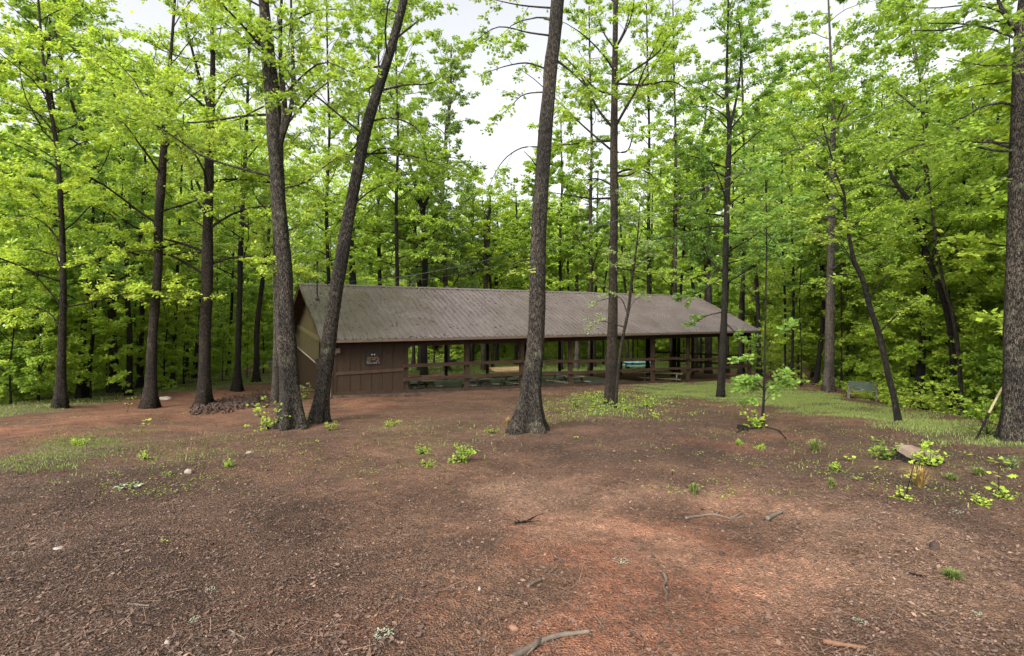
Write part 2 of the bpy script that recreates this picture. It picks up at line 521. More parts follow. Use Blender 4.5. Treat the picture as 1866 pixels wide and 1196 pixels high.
gx = axis(-230, 230, 0, 620, 3.0); gy = axis(-60, 320, 3.5, 760, 3.0)
GX, GY = np.meshgrid(gx, gy)
GZ = H(GX, GY)
r_ = np.random.default_rng(3)
micro = smooth(30, 4, np.hypot(GX, GY))
GZ += micro * (r_.normal(0, .006, GX.shape) + .012 * np.sin(GX * 7 + 2 * np.sin(GY * 5)) * np.sin(GY * 8))
mb = MB()
ny, nx = GX.shape
idx = np.arange(ny * nx).reshape(ny, nx)
mb.add(np.stack([GX, GY, GZ], -1).reshape(-1, 3), np.stack([idx[:-1, :-1], idx[:-1, 1:], idx[1:, 1:], idx[1:, :-1]], -1).reshape(-1, 4))
gm, n, l = new_mat("forest_floor")
tc = N(n, "ShaderNodeTexCoord"); O = tc.outputs['Object']
def attr(name): return N(n, "ShaderNodeAttribute", attribute_name=name).outputs['Fac']
def thr(fac, nz, w=.18, gain=1.0):
    """mask broken up by a noise: smoothstep(noise + mask - 1)"""
    a = N(n, "ShaderNodeMath", operation='ADD'); l.new(fac, a.inputs[0]); l.new(nz, a.inputs[1])
    mr = N(n, "ShaderNodeMapRange", interpolation_type='SMOOTHSTEP'); l.new(a.outputs[0], mr.inputs[0])
    mr.inputs[1].default_value = 1 - w; mr.inputs[2].default_value = 1 + w; mr.inputs[4].default_value = gain
    return mr.outputs[0]
big = noise(n, l, O, .55, 6, .65, .5); med = noise(n, l, O, 3.2, 8, .7, .3); fin = noise(n, l, O, 28, 6, .75); spk = noise(n, l, O, 95, 4, .7)
vor = N(n, "ShaderNodeTexVoronoi"); vor.inputs['Scale'].default_value = 60; l.new(O, vor.inputs['Vector'])
base = ramp(n, [(.30, (.018, .011, .008)), (.45, (.070, .039, .026)), (.58, (.17, .095, .062)), (.72, (.34, .22, .155))]); l.new(fin.outputs[0], base.inputs[0])
b2 = ramp(n, [(.3, (.065, .036, .025)), (.55, (.145, .080, .053)), (.75, (.24, .145, .10))]); l.new(med.outputs[0], b2.inputs[0])
c = mixc(n, l, .42, base.outputs[0], b2.outputs[0])
clayc = ramp(n, [(.3, (.17, .070, .042)), (.6, (.31, .135, .082)), (.8, (.38, .20, .135))]); l.new(fin.outputs[0], clayc.inputs[0])
c = mixc(n, l, thr(attr("clay"), med.outputs[0], .45, .78), c, clayc.outputs[0])
palec = ramp(n, [(.3, (.12, .07, .048)), (.55, (.27, .175, .125)), (.8, (.46, .36, .29))]); l.new(fin.outputs[0], palec.inputs[0])
c = mixc(n, l, thr(attr("pale"), med.outputs[0], .4, .55), c, palec.outputs[0])
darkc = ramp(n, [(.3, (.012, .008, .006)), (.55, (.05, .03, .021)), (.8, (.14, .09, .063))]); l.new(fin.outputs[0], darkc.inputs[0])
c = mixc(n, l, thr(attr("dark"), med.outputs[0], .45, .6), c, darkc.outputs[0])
grc = ramp(n, [(.3, (.05, .06, .022)), (.55, (.11, .13, .045)), (.8, (.22, .23, .09))]); l.new(fin.outputs[0], grc.inputs[0])
c = mixc(n, l, thr(attr("grass"), med.outputs[0], .16, .85), c, grc.outputs[0])
# flecks of broken leaf and grit
sr = ramp(n, [(.60, (0, 0, 0)), (.68, (1, 1, 1))]); l.new(spk.outputs[0], sr.inputs[0])
fl = N(n, "ShaderNodeMath", operation='MULTIPLY'); l.new(sr.outputs[0], fl.inputs[0]); fl.inputs[1].default_value = .55
c = mixc(n, l, fl.outputs[0], c, (.36, .25, .18))
bm = ramp(n, [(.38, (.62, .6, .6)), (.6, (1.15, 1.15, 1.15))]); l.new(big.outputs[0], bm.inputs[0])
c = mixc(n, l, 1.0, c, bm.outputs[0], 'MULTIPLY')
mo = noise(n, l, O, 9, 8, .75, .4); mor = ramp(n, [(.36, (.70, .66, .60)), (.5, (1.06, 1.0, .90)), (.64, (1.42, 1.32, 1.16))]); l.new(mo.outputs[0], mor.inputs[0])
c = mixc(n, l, 1.0, c, mor.outputs[0], 'MULTIPLY')
p = N(n, "ShaderNodeBsdfPrincipled"); l.new(c, p.inputs['Base Color']); p.inputs['Roughness'].default_value = .8; p.inputs['Specular IOR Level'].default_value = .25
ha = N(n, "ShaderNodeMath", operation='ADD'); l.new(fin.outputs[0], ha.inputs[0]); l.new(vor.outputs[0], ha.inputs[1])
b = N(n, "ShaderNodeBump"); b.inputs['Strength'].default_value = 1.0; b.inputs['Distance'].default_value = .03
l.new(ha.outputs[0], b.inputs['Height']); l.new(b.outputs[0], p.inputs['Normal'])
o = N(n, "ShaderNodeOutputMaterial"); l.new(p.outputs[0], o.inputs[0])
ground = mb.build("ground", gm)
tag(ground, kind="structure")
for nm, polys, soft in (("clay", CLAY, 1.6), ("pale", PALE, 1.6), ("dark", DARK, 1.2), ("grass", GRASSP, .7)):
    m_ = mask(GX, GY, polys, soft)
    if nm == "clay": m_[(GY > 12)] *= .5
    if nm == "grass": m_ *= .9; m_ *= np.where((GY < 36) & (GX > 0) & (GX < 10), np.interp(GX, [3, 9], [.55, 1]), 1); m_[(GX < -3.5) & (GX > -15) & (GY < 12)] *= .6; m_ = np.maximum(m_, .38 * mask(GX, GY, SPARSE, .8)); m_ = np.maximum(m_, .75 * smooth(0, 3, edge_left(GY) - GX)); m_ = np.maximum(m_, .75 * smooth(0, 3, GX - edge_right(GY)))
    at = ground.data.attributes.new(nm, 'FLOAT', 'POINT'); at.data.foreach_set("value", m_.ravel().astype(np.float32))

# grey road beyond the clearing
rm = surface_mat("road_gravel", [(.3, (.16, .15, .15)), (.7, (.32, .31, .31))], 3, .9)
mb = MB()
pts = [(-46, 58), (-30, 62), (-14, 66), (0, 71), (16, 77), (36, 82)]
xs = np.linspace(0, 5, 60); cx = np.interp(xs, range(6), [q[0] for q in pts]); cyy = np.interp(xs, range(6), [q[1] for q in pts])
v = []
for a, b_ in zip(cx, cyy):
    for w_ in (-2, -.7, .7, 2): v.append((a, b_ + w_, h1(a, b_ + w_) + .06))
f = [(i * 4 + j, i * 4 + 4 + j, i * 4 + 5 + j, i * 4 + 1 + j) for i in range(59) for j in range(3)]
mb.add(v, f); tag(mb.build("road", rm), kind="structure")

# ---------------------------------------------------------------- the picnic shelter
ANG = math.atan2(.515, .857)
P0 = (-4.70, 22.89)
def S(s, t, z=0): # shelter frame to world
    return (P0[0] + .857 * s - .515 * t, P0[1] + .515 * s + .857 * t, z)
shelter = root("picnic_shelter", "long open-sided wooden picnic shelter with brown ribbed metal roof and one closed end room", "shelter", (P0[0], P0[1], 0), ANG)
W = 9.5; RT = 4.75; EZ = .68; RZ = 3.19; OV = .6; S0 = -3.6; S1 = 24.6
def fl(s, t=0): return -1.66 - .037 * s - .045 * t
def sl(s, t=0): return -2.05 - .030 * s - .030 * t          # the sunken slab
M_roof, n, l = new_mat("roof_metal")
tc = N(n, "ShaderNodeTexCoord")
p = N(n, "ShaderNodeBsdfPrincipled"); p.inputs['Roughness'].default_value = .36; p.inputs['Specular IOR Level'].default_value = .6
nz = noise(n, l, tc.outputs['Object'], .8, 5, .6); r = ramp(n, [(.3, (.066, .050, .044)), (.7, (.10, .082, .076))]); l.new(nz.outputs[0], r.inputs[0])
sp_ = noise(n, l, tc.outputs['Object'], 9, 3, .7); r2 = ramp(n, [(.63, (0, 0, 0)), (.66, (1, 1, 1))]); l.new(sp_.outputs[0], r2.inputs[0])
c = mixc(n, l, r2.outputs[0], r.outputs[0], (.05, .035, .025)); l.new(c, p.inputs['Base Color'])
mp = N(n, "ShaderNodeMapping"); mp.inputs['Scale'].default_value = (1, .6, .6); l.new(tc.outputs['Object'], mp.inputs[0])
nr = noise(n, l, mp.outputs[0], .5, 3, .5); rr = ramp(n, [(.3, (.25, .25, .25)), (.7, (.29, .29, .29))]); l.new(nr.outputs[0], rr.inputs[0]); l.new(rr.outputs[0], p.inputs['Roughness'])
b = N(n, "ShaderNodeBump"); b.inputs['Strength'].default_value = .05; b.inputs['Distance'].default_value = .02; l.new(nr.outputs[0], b.inputs['Height']); l.new(b.outputs[0], p.inputs['Normal'])
o = N(n, "ShaderNodeOutputMaterial"); l.new(p.outputs[0], o.inputs[0])
M_wood = surface_mat("dark_stained_wood", [(.3, (.022, .012, .007)), (.7, (.055, .031, .018))], 3, .75, (1, 1, 1), .25, 20)
M_side = surface_mat("brown_siding", [(.3, (.020, .0105, .005)), (.7, (.046, .025, .012))], 4, .7, (4, 4, .4), .3, 14, dirt=((.03, .02, .012), 1.3, .45, .75))
M_olive = surface_mat("olive_siding", [(.3, (.065, .053, .02)), (.7, (.115, .092, .038))], 4, .8, (4, 4, .4), .3, 14, dirt=((.07, .05, .03), 1.1, .45, .75))
M_trim = surface_mat("brown_trim", [(.3, (.04, .023, .013)), (.7, (.066, .04, .024))], 4, .6)
M_gut = surface_mat("brown_gutter", [(.3, (.10, .072, .052)), (.7, (.145, .105, .08))], 3, .45)
M_conc = surface_mat("concrete_slab", [(.3, (.55, .57, .57)), (.7, (.72, .73, .72))], 1.5, .5, spec=.4, bump=.05, dirt=((.33, .3, .27), .9, .5, .7))
M_stone = surface_mat("foundation_stone", [(.3, (.03, .02, .014)), (.7, (.12, .08, .055))], 5, .9, bump=.6)
M_under = surface_mat("roof_underside", [(.3, (.04, .022, .015)), (.7, (.09, .05, .033))], 3, .8)

def rz_at(t): # roof height over t
    return EZ + (RZ - EZ) * (1 - abs(t - RT) / (RT + OV))
mb = MB()
t0, t1 = -OV, W + OV
for a, b_ in ((t0, RT), (RT, t1)):
    s_ = np.arange(S0, S1 + .001, .3)
    nS = len(s_); prof_s, prof_z = [], []
    for q in s_:
        for ds, dz in ((-.04, -.006), (-.020, .05), (.016, .05), (.034, -.02), (.05, 0), (.12, 0), (.125, .007), (.14, .007), (.145, 0)):
            if q + ds <= S1: prof_s.append(q + ds); prof_z.append(dz)
    prof_s = np.array(prof_s); prof_z = np.array(prof_z); m_ = len(prof_s)
    tt = np.linspace(a, b_, 12)
    v = np.array([(ps, t, rz_at(t) + pz) for t in tt for ps, pz in zip(prof_s, prof_z)])
    i = np.arange(11)[:, None] * m_; j = np.arange(m_ - 1)[None]
    mb.add(v, np.stack([i + j, i + j + 1, i + j + m_ + 1, i + j + m_], -1).reshape(-1, 4))
mb.build("roof", M_roof, shelter, False)
roof = shelter.children[0]
# soffit boards, rake boards, ridge cap
mb = MB()
for a, b_ in ((t0, RT), (RT, t1)):
    v = [(S0 + .03, a, rz_at(a) - .07), (S1 - .03, a, rz_at(a) - .07), (S1 - .03, b_, rz_at(b_) - .07), (S0 + .03, b_, rz_at(b_) - .07),
         (S0 + .03, a, rz_at(a) - .05), (S1 - .03, a, rz_at(a) - .05), (S1 - .03, b_, rz_at(b_) - .05), (S0 + .03, b_, rz_at(b_) - .05)]
    mb.add(v, [(0, 3, 2, 1), (4, 5, 6, 7), (0, 1, 5, 4), (1, 2, 6, 5), (2, 3, 7, 6), (3, 0, 4, 7)])
mb.build("soffit", M_under, shelter, False)
for s_ in (S0 + .0, S1):
    mb = MB()
    for a, b_ in ((t0, RT - .01), (t1, RT + .01)):
        mb.beam((s_, a, rz_at(a) - .10), (s_, b_, rz_at(b_) - .10), .03, .17)
    mb.build("rake_board", M_trim, shelter, False)
mb = MB()
mb.add([(S0 - .02, RT - .16, rz_at(RT - .16) + .033), (S1, RT - .16, rz_at(RT - .16) + .033), (S1, RT, RZ + .05), (S0 - .02, RT, RZ + .05),
        (S0 - .02, RT + .16, rz_at(RT + .16) + .033), (S1, RT + .16, rz_at(RT + .16) + .033)], [(0, 1, 2, 3), (3, 2, 5, 4)])
mb.build("ridge_cap", M_roof, roof, False)
# rafters under the open part
mb = MB()
for s_ in np.arange(.6, S1, 1.22):
    for a, b_ in ((t0 + .08, RT), (t1 - .08, RT)):
        mb.beam((s_, a, rz_at(a) - .15), (s_, b_, rz_at(b_) - .15), .05, .14)
    mb.box(s_ - .02, s_ + .02, 1.2, W - 1.2, .74, .88)
mb.build("rafters", M_under, shelter, False)
# gutter
mb = MB()
prof = [(-OV - .14, EZ - .0), (-OV - .13, EZ - .10), (-OV - .03, EZ - .12), (-OV - .01, EZ - .10), (-OV - .01, EZ - .02), (-OV - .03, EZ - .02), (-OV - .04, EZ - .085), (-OV - .11, EZ - .085), (-OV - .125, EZ)]
v = [(s_, y_, z_ - .0) for s_ in (S0 + .05, S1 - .02) for (y_, z_) in prof]
k = len(prof)
mb.add(v, [(j, (j + 1) % k, (j + 1) % k + k, j + k) for j in range(k)])
mb.build("gutter", M_gut, shelter, False)
# slab, sills, foundation
mb = MB()
def slab(x, y, z): return (x, y, sl(x, y) + z)
mb.box(-3.0, 17.2, .1, W, -.5, 0, fn=slab)
mb.build("floor_slab", M_conc, shelter, False)
mb = MB()
for a, b_ in ((-3.05, 0), (0, 9.15), (9.15, 18.3), (18.3, 24.4)):
    mb.beam((a + .002, -.03, fl(a) - .01), (b_, -.03, fl(b_) - .01), .06, .15)
mb.build("sill_board", M_wood, shelter, False)
mb = MB()
r_ = np.random.default_rng(8)
s_ = -3.1
while s_ < 24.3:
    w_ = r_.uniform(.25, .6); hh = r_.uniform(.06, .12)
    z1_ = fl(s_) - .1; 
    mb.box(s_, s_ + w_ - .015, -.12 + r_.uniform(-.04, .02), .22 + r_.uniform(0, .02), z1_ - 1.0, z1_ + hh * .3)
    s_ += w_
mb.build("foundation", M_stone, shelter, False)
# posts
def post(s_, t_, w_, top, mat=M_wood):
    mb = MB(); mb.box(s_ - w_ / 2, s_ + w_ / 2, t_, t_ + w_, (sl(s_, t_) - .5 if t_ > 1 else fl(s_) - .1), top)
    return mb.build("post", mat, shelter, False)
for i in range(9): post(3.05 * i if i else .06, .0, .19, .62)
for i in range(1, 9): post(3.05 * i, W - .2, .16, .6)
post(24.4, RT, .16, 2.5)
mb = MB(); mb.box(.0, 24.52, -.055, -.002, .32, .60); mb.build("header_beam", M_wood, shelter, False)
mb = MB(); mb.box(.0, 24.52, W + .002, W + .05, .36, .60); mb.build("header_beam", M_wood, shelter, False)
mb = MB(); mb.box(24.5, 24.55, 0, W, .34, .60); mb.build("header_beam", M_wood, shelter, False)
# end gable (open truss with boards)
mb = MB()
mb.add([(24.47, .1, .6), (24.47, W - .1, .6), (24.47, RT, rz_at(RT) - .18), (24.50, .1, .6), (24.50, W - .1, .6), (24.50, RT, rz_at(RT) - .18)],
       [(0, 1, 4, 3), (1, 2, 5, 4), (2, 0, 3, 5)]); mb.add([(24.47, .1, .6), (24.47, W - .1, .6), (24.47, RT, rz_at(RT) - .18), (24.50, .1, .6), (24.50, W - .1, .6), (24.50, RT, rz_at(RT) - .18)], [(0, 2, 1), (3, 4, 5)])
mb.build("gable_boards", M_wood, shelter, False)
# rails: they step down with the ground
for a, za, b_, zb in ((-.1, -.53, 6.1, -.60), (6.1, -.62, 9.15, -.72), (9.15, -.74, 18.3, -.93), (18.32, -1.07, 24.5, -1.12)):
    for dz in (0, -.61):
        mb = MB(); mb.beam((a, -.085 if a < 18 else -.03, za + dz), (b_, -.085 if a < 18 else -.03, zb + dz), .045, .15); mb.build("rail", M_wood, shelter, False)
for zz in (-1.1, -1.7):
    mb = MB(); mb.beam((24.56, .05, zz), (24.56, W, zz - .2), .04, .14); mb.build("rail", M_wood, shelter, False)
# the closed room
mb = MB(); fz = lambda s: fl(s) + .05
mb.add([(-3.05, -.0, fl(-3.05)), (0, 0, fl(0)), (0, 0, .62), (-3.05, 0, .62), (-3.05, .05, fl(-3.05)), (0, .05, fl(0)), (0, .05, .62), (-3.05, .05, .62)],
       [(0, 1, 2, 3), (4, 7, 6, 5), (0, 4, 5, 1), (3, 2, 6, 7), (0, 3, 7, 4), (1, 5, 6, 2)])
for k_ in range(1, 7):
    x_ = -3.05 + k_ * .455
    mb.box(x_ - .20, x_ + .20, -.02, -.001, fl(x_) + .06, .60)
fw = mb.build("front_wall", M_side, shelter, False)
mb = MB(); mb.beam((-2.95, -.045, -.72), (-.08, -.045, -.70), .035, .13); mb.build("trim_board", M_trim, fw, False)
mb = MB()
mb.box(-3.05, -2.93, -.03, -.002, fl(-3) - .03, .60); mb.build("corner_board", M_side, fw, False); mb = MB(); mb.box(-.14, -.02, -.03, -.002, fl(0) + .06, .60); mb.build("corner_board", M_side, fw, False)
mb = MB(); mb.box(-.05, .0, .06, W, fl(0, W) - .1, .66); mb.build("inner_wall", M_side, shelter, False)
mb = MB(); mb.box(-3.0, -.06, W - .05, W, fl(0, W) - .2, .62); mb.build("rear_wall", M_side, shelter, False)
# gable wall: grooved boards, olive above the conduit, rust brown below
def gable_z(t): return -.55 + .07 * (t - 3)
def boards(z0f, z1f, name, mat):
    mb = MB(); t = .0
    while t < W - .01:
        e = min(t + .2, W)
        v = [(-3.05, t, z0f(t)), (-3.05, e - .012, z0f(e)), (-3.05, e - .012, z1f(e)), (-3.05, t, z1f(t)),
             (-3.02, t, z0f(t)), (-3.02, e, z0f(e)), (-3.02, e, z1f(e)), (-3.02, t, z1f(t)), (-3.038, e - .012, z0f(e)), (-3.038, e - .012, z1f(e)), (-3.038, e, z0f(e)), (-3.038, e, z1f(e))]
        mb.add(v, [(0, 3, 2, 1), (4, 5, 6, 7), (0, 4, 7, 3), (1, 2, 9, 8), (8, 9, 11, 10)])
        t += .2
    return mb.build(name, mat, shelter, False)
def topz(t): return rz_at(t) - .09
up = boards(lambda t: gable_z(t), topz, "gable_wall", M_olive)
lo = boards(lambda t: fl(-3.05) - .045 * t - .12, lambda t: gable_z(t) - .002, "lower_gable_wall", M_side)
mb = MB(); mb.beam((-3.075, .3, .42), (-3.075, W - .2, 1.15), .03, .24); mb.build("gable_band", surface_mat("band_olive", [(.3, (.10, .085, .035)), (.7, (.15, .125, .06))], 4, .8), up, False)
M_pipe = surface_mat("painted_pipe", [(.3, (.26, .23, .17)), (.7, (.36, .32, .25))], 3, .5)
mb = MB(); mb.tube([(-3.12, 2.6, -.62), (-3.12, 3.2, -.53), (-3.12, 6, -.28), (-3.12, W, .05)], .035, 8); mb.build("conduit", M_pipe, shelter)
M_dark = surface_mat("dark_metal", [(.3, (.02, .018, .015)), (.7, (.05, .045, .04))], 5, .5)
mb = MB(); mb.box(-3.2, -3.052, 2.3, 2.75, -.75, -.28); mb.tube([(-3.21, 2.9, -.42), (-3.13, 2.9, -.42)], .09, 14)
mb.build("meter_box", M_dark, shelter, False)
mb = MB(); mb.tube([(-3.1, 2.55, -.28), (-3.1, 2.55, 1.35)], .028, 8); mb.build("riser_pipe", M_dark, shelter)
# downspout
mb = MB()
q = [(-3.3, -.62, .56), (-3.22, -.35, .42), (-3.16, -.06, .34), (-3.16, -.06, -1.5), (-3.18, -.12, -1.66), (-3.26, -.32, -1.78)]
mb.tube(q, .052, 4); mb.build("downspout", M_gut, shelter, False)
# flood lamp under the eave corner
lamp = root("flood_light", "small brown flood light under the near left eave corner of the picnic shelter", "flood light", S(-2.93, -.06, .2), ANG)
mb = MB(); mb.box(-.09, .11, -.16, -.03, -.07, .12); mb.box(-.03, .03, -.03, .05, 0, .06); mb.build("lamp_housing", M_gut, lamp, False)
mb = MB(); mb.tube([(-.02, -.1, -.08), (-.08, -.2, -.16)], [.035, .05], 12); mb.build("bulb_cup", M_dark, lamp)
# notice board
sign = root("notice_sign", "small dark arched sign with faded pale and orange lettering on the brown front wall", "sign", S(-1.42, -.03, -.20), ANG); sign.scale = (1.05, 1, 1.0)
M_blk = surface_mat("sign_black", [(.3, (.008, .008, .009)), (.7, (.025, .022, .02))], 5, .5)
M_ora = surface_mat("sign_orange", [(.3, (.32, .13, .015)), (.7, (.45, .22, .03))], 9, .7)
M_whi = surface_mat("sign_pale", [(.3, (.3, .3, .27)), (.7, (.48, .46, .4))], 9, .7)
mb = MB(); w_ = .30
top = [(-w_ + .6 * i / 12, .26 + .17 * math.sin(math.pi * i / 12) ** .8) for i in range(13)]
ring = [(-w_, -.22), (w_, -.22)] + [(a, b_) for a, b_ in reversed(top)]
v = [(a, -.03, b_) for a, b_ in ring] + [(a, 0, b_) for a, b_ in ring]; k = len(ring)
mb.add(v, [(j, j + k, (j + 1) % k + k, (j + 1) % k) for j in range(k)])
mb.add([(0, -.03, .05)] + v[:k], [(0, 1 + (j), 1 + (j + 1) % k) for j in range(k)])
mb.build("sign_board", M_blk, sign, False)
r_ = np.random.default_rng(5)
def glyphs(mb, x0, x1, z, h):
    x = x0
    while x < x1:
        w2 = r_.uniform(.018, .03)
        if r_.random() < .85:
            mb.box(x, x + .007, -.034, -.0305, z, z + h); k_ = r_.integers(0, 3)
            if k_ != 1: mb.box(x + .007, x + w2, -.034, -.0305, z + h * .8, z + h)
            if k_ != 2: mb.box(x + .007, x + w2, -.034, -.0305, z, z + h * .2)
        x += w2 + .01
mb = MB(); glyphs(mb, -.24, .25, -.01, .05); glyphs(mb, -.15, .18, .07, .04); mb.build("orange_lettering", M_ora, sign, False)
mb = MB(); glyphs(mb, -.26, .27, -.17, .045); glyphs(mb, -.25, -.16, .05, .04); glyphs(mb, .12, .26, -.09, .04); glyphs(mb, -.26, -.14, -.09, .04)
for q_ in (-.05, .05): mb.tube([(q_, -.036, .21), (q_, -.0305, .21)], .032, 10)
mb.build("pale_lettering", M_whi, sign, False)
# mast on the roof with the service wires
for my in np.arange(20.5, 27, .02):
    mx, my, mz = ray(578, 545, my)
    lt_ = -(mx - P0[0]) * .515 + (my - P0[1]) * .857
    if -.6 < lt_ < RT and mz <= rz_at(lt_) + .02: break
mast = root("service_mast", "thin dark metal mast standing on the near end of the shelter roof", "mast", (mx, my, mz))
tl = (my - P0[1] - .515 * 0) # unused
loc_s = (mx - P0[0]) * .857 + (my - P0[1]) * .515; loc_t = -(mx - P0[0]) * .515 + (my - P0[1]) * .857
zr = rz_at(loc_t); mast.location.z = zr
mb = MB(); mb.tube([(0, 0, -.1), (0, 0, 1.75)], .03, 10); mb.build("pole", M_dark, mast)
mb = MB(); mb.tube([(0, 0, -.05), (0, 0, .12)], [.13, .04], 12); mb.build("flashing", M_dark, mast)
mb = MB(); mb.tube([(0, 0, .75), (0.0, 0, .93)], .05, 8); mb.build("insulator", M_dark, mast); mb = MB(); mb.tube([(0, 0, 1.6), (.03, -.06, 1.72), (.09, -.14, 1.68)], [.035, .05, .045], 8); mb.build("weather_head", M_dark, mast)
def wire(name, label, a, b_, sag, r_w, mat):
    a = np.array(a); b_ = np.array(b_); t = np.linspace(0, 1, 60)[:, None]
    p_ = a * (1 - t) + b_ * t; p_[:, 2] -= sag * 4 * (t * (1 - t))[:, 0]
    mb = MB(); mb.tube(p_, r_w, 6); o_ = mb.build(name, mat); tag(o_, label, "wire"); return o_
M_wire = surface_mat("wire_sheath", [(.3, (.03, .035, .03)), (.7, (.07, .08, .07))], 8, .5)
pA = (mx, my, ray(578, 513, my)[2])
wire("power_cable", "thick dark overhead cable sagging from the roof mast to the upper right", pA, ray(1990, 12, 9.5), 1.38, .010, M_wire)
pB = (mx, my, pA[2] - .07)
wire("telephone_wire", "thin overhead wire hanging just beneath the thicker cable", pB, ray(1990, 30, 9.6), 1.55, .005, M_wire)

r_ = np.random.default_rng(12); m_ = 1500
s_ = r_.uniform(S0 + .1, S1 - .1, m_); t_ = r_.uniform(-OV, RT, m_) ** 1.0
keep = r_.random(m_) < np.clip(1.15 - .05 * s_, .25, 1); s_, t_ = s_[keep], t_[keep]; m_ = len(s_); th = r_.random(m_) * 6.28
pos = np.stack([s_, t_, rz_at(t_) + .012 + r_.random(m_) * .02], -1)
mb = MB(); add_leaves(mb, pos, np.stack([np.cos(th), np.sin(th) * .9, np.sin(th) * .42], -1), np.stack([r_.normal(0, .3, m_), -.42 + r_.normal(0, .3, m_), np.ones(m_)], -1), r_.uniform(.05, .13, m_), np.full(m_, .4), DUAL)
o_ = mb.build("fallen_leaves", BARK_DK, None, False); o_.location = (P0[0], P0[1], 0); o_.rotation_euler = (0, 0, ANG)
tag(o_, "dark dead leaves and twigs scattered on the shelter's metal roof", "fallen leaves", kind="stuff")

# ---------------------------------------------------------------- picnic tables
M_tab = surface_mat("weathered_green_timber", [(.3, (.17, .175, .11)), (.7, (.29, .29, .2))], 4, .5, (1, 1, 1), .4, 16)
M_tabd = surface_mat("dark_table_frame", [(.3, (.035, .03, .02)), (.7, (.08, .068, .048))], 4, .8)
def picnic_table(label, s_, t_, rz=0, tilt=None, L=1.85, mat=M_tab, fr=M_tabd, cat="picnic table", world_at=None):
    """long axis along the local y"""
    if world_at: x, y, z = world_at; a = rz
    else: x, y, z = S(s_, t_, sl(s_, t_) + .004); a = ANG + rz
    o = root("picnic_table", label, cat, (x, y, z), a, "picnic tables under the shelter roof" if not world_at else None)
    if tilt: o.rotation_euler[0] = tilt
    mb = MB()
    for i in range(5): xx = -.36 + i * .148; mb.box(xx, xx + .138, -L / 2, L / 2, .71, .75)
    mb.build("tabletop", mat, o, False)
    for sx in (-1, 1):
        mb = MB()
        for i in range(2): xx = sx * .62 + i * .142 - .14; mb.box(xx, xx + .134, -L / 2, L / 2, .42, .46)
        mb.build("bench_seat", mat, o, False)
    for sy in (-1, 1):
        for sx in (-1, 1):
            mb = MB(); y0 = sy * (L / 2 - .3); mb.beam((sx * .3, y0, .705), (sx * .66, y0, .0), .10, .05, (0, 1, 0)); mb.build("leg", fr, o, False)
        mb = MB(); y0 = sy * (L / 2 - .3) + sy * .05
        mb.beam((-.72, y0, .37), (.72, y0, .37), .04, .09); mb.beam((-.35, y0, .665), (.35, y0, .665), .04, .08)
        mb.build("cross_brace", fr, o, False)
    return o
picnic_table("weathered picnic table nearest the closed room of the shelter", 1.55, 2.1)
picnic_table("weathered picnic table between the second and third shelter posts", 4.6, 2.0)
picnic_table("weathered picnic table behind the third shelter post", 7.2, 2.2)
picnic_table("weathered picnic table seen right of the big central trunk", 9.9, 1.3, rz=.1, L=2.0)
tt = picnic_table("picnic table with dark frame standing lowest at the right end of the slab", 16.9, .9, rz=-2.6, L=2.5, mat=M_olive, fr=M_dark)

# ---------------------------------------------------------------- trees measured in the photo
def spline(P, n):
    P = np.asarray(P, float); m = len(P)
    d = np.concatenate([[0], np.cumsum(np.linalg.norm(np.diff(P[:, :3], axis=0), axis=1))])
    u = np.linspace(0, d[-1], n)
    T = np.gradient(P, d, axis=0)
    i = np.clip(np.searchsorted(d, u, side='right') - 1, 0, m - 2)
    h = (d[i + 1] - d[i])[:, None]; t = ((u - d[i])[:, None]) / h
    return (2 * t**3 - 3 * t**2 + 1) * P[i] + (t**3 - 2 * t**2 + t) * h * T[i] + (-2 * t**3 + 3 * t**2) * P[i + 1] + (t**3 - t**2) * h * T[i + 1]

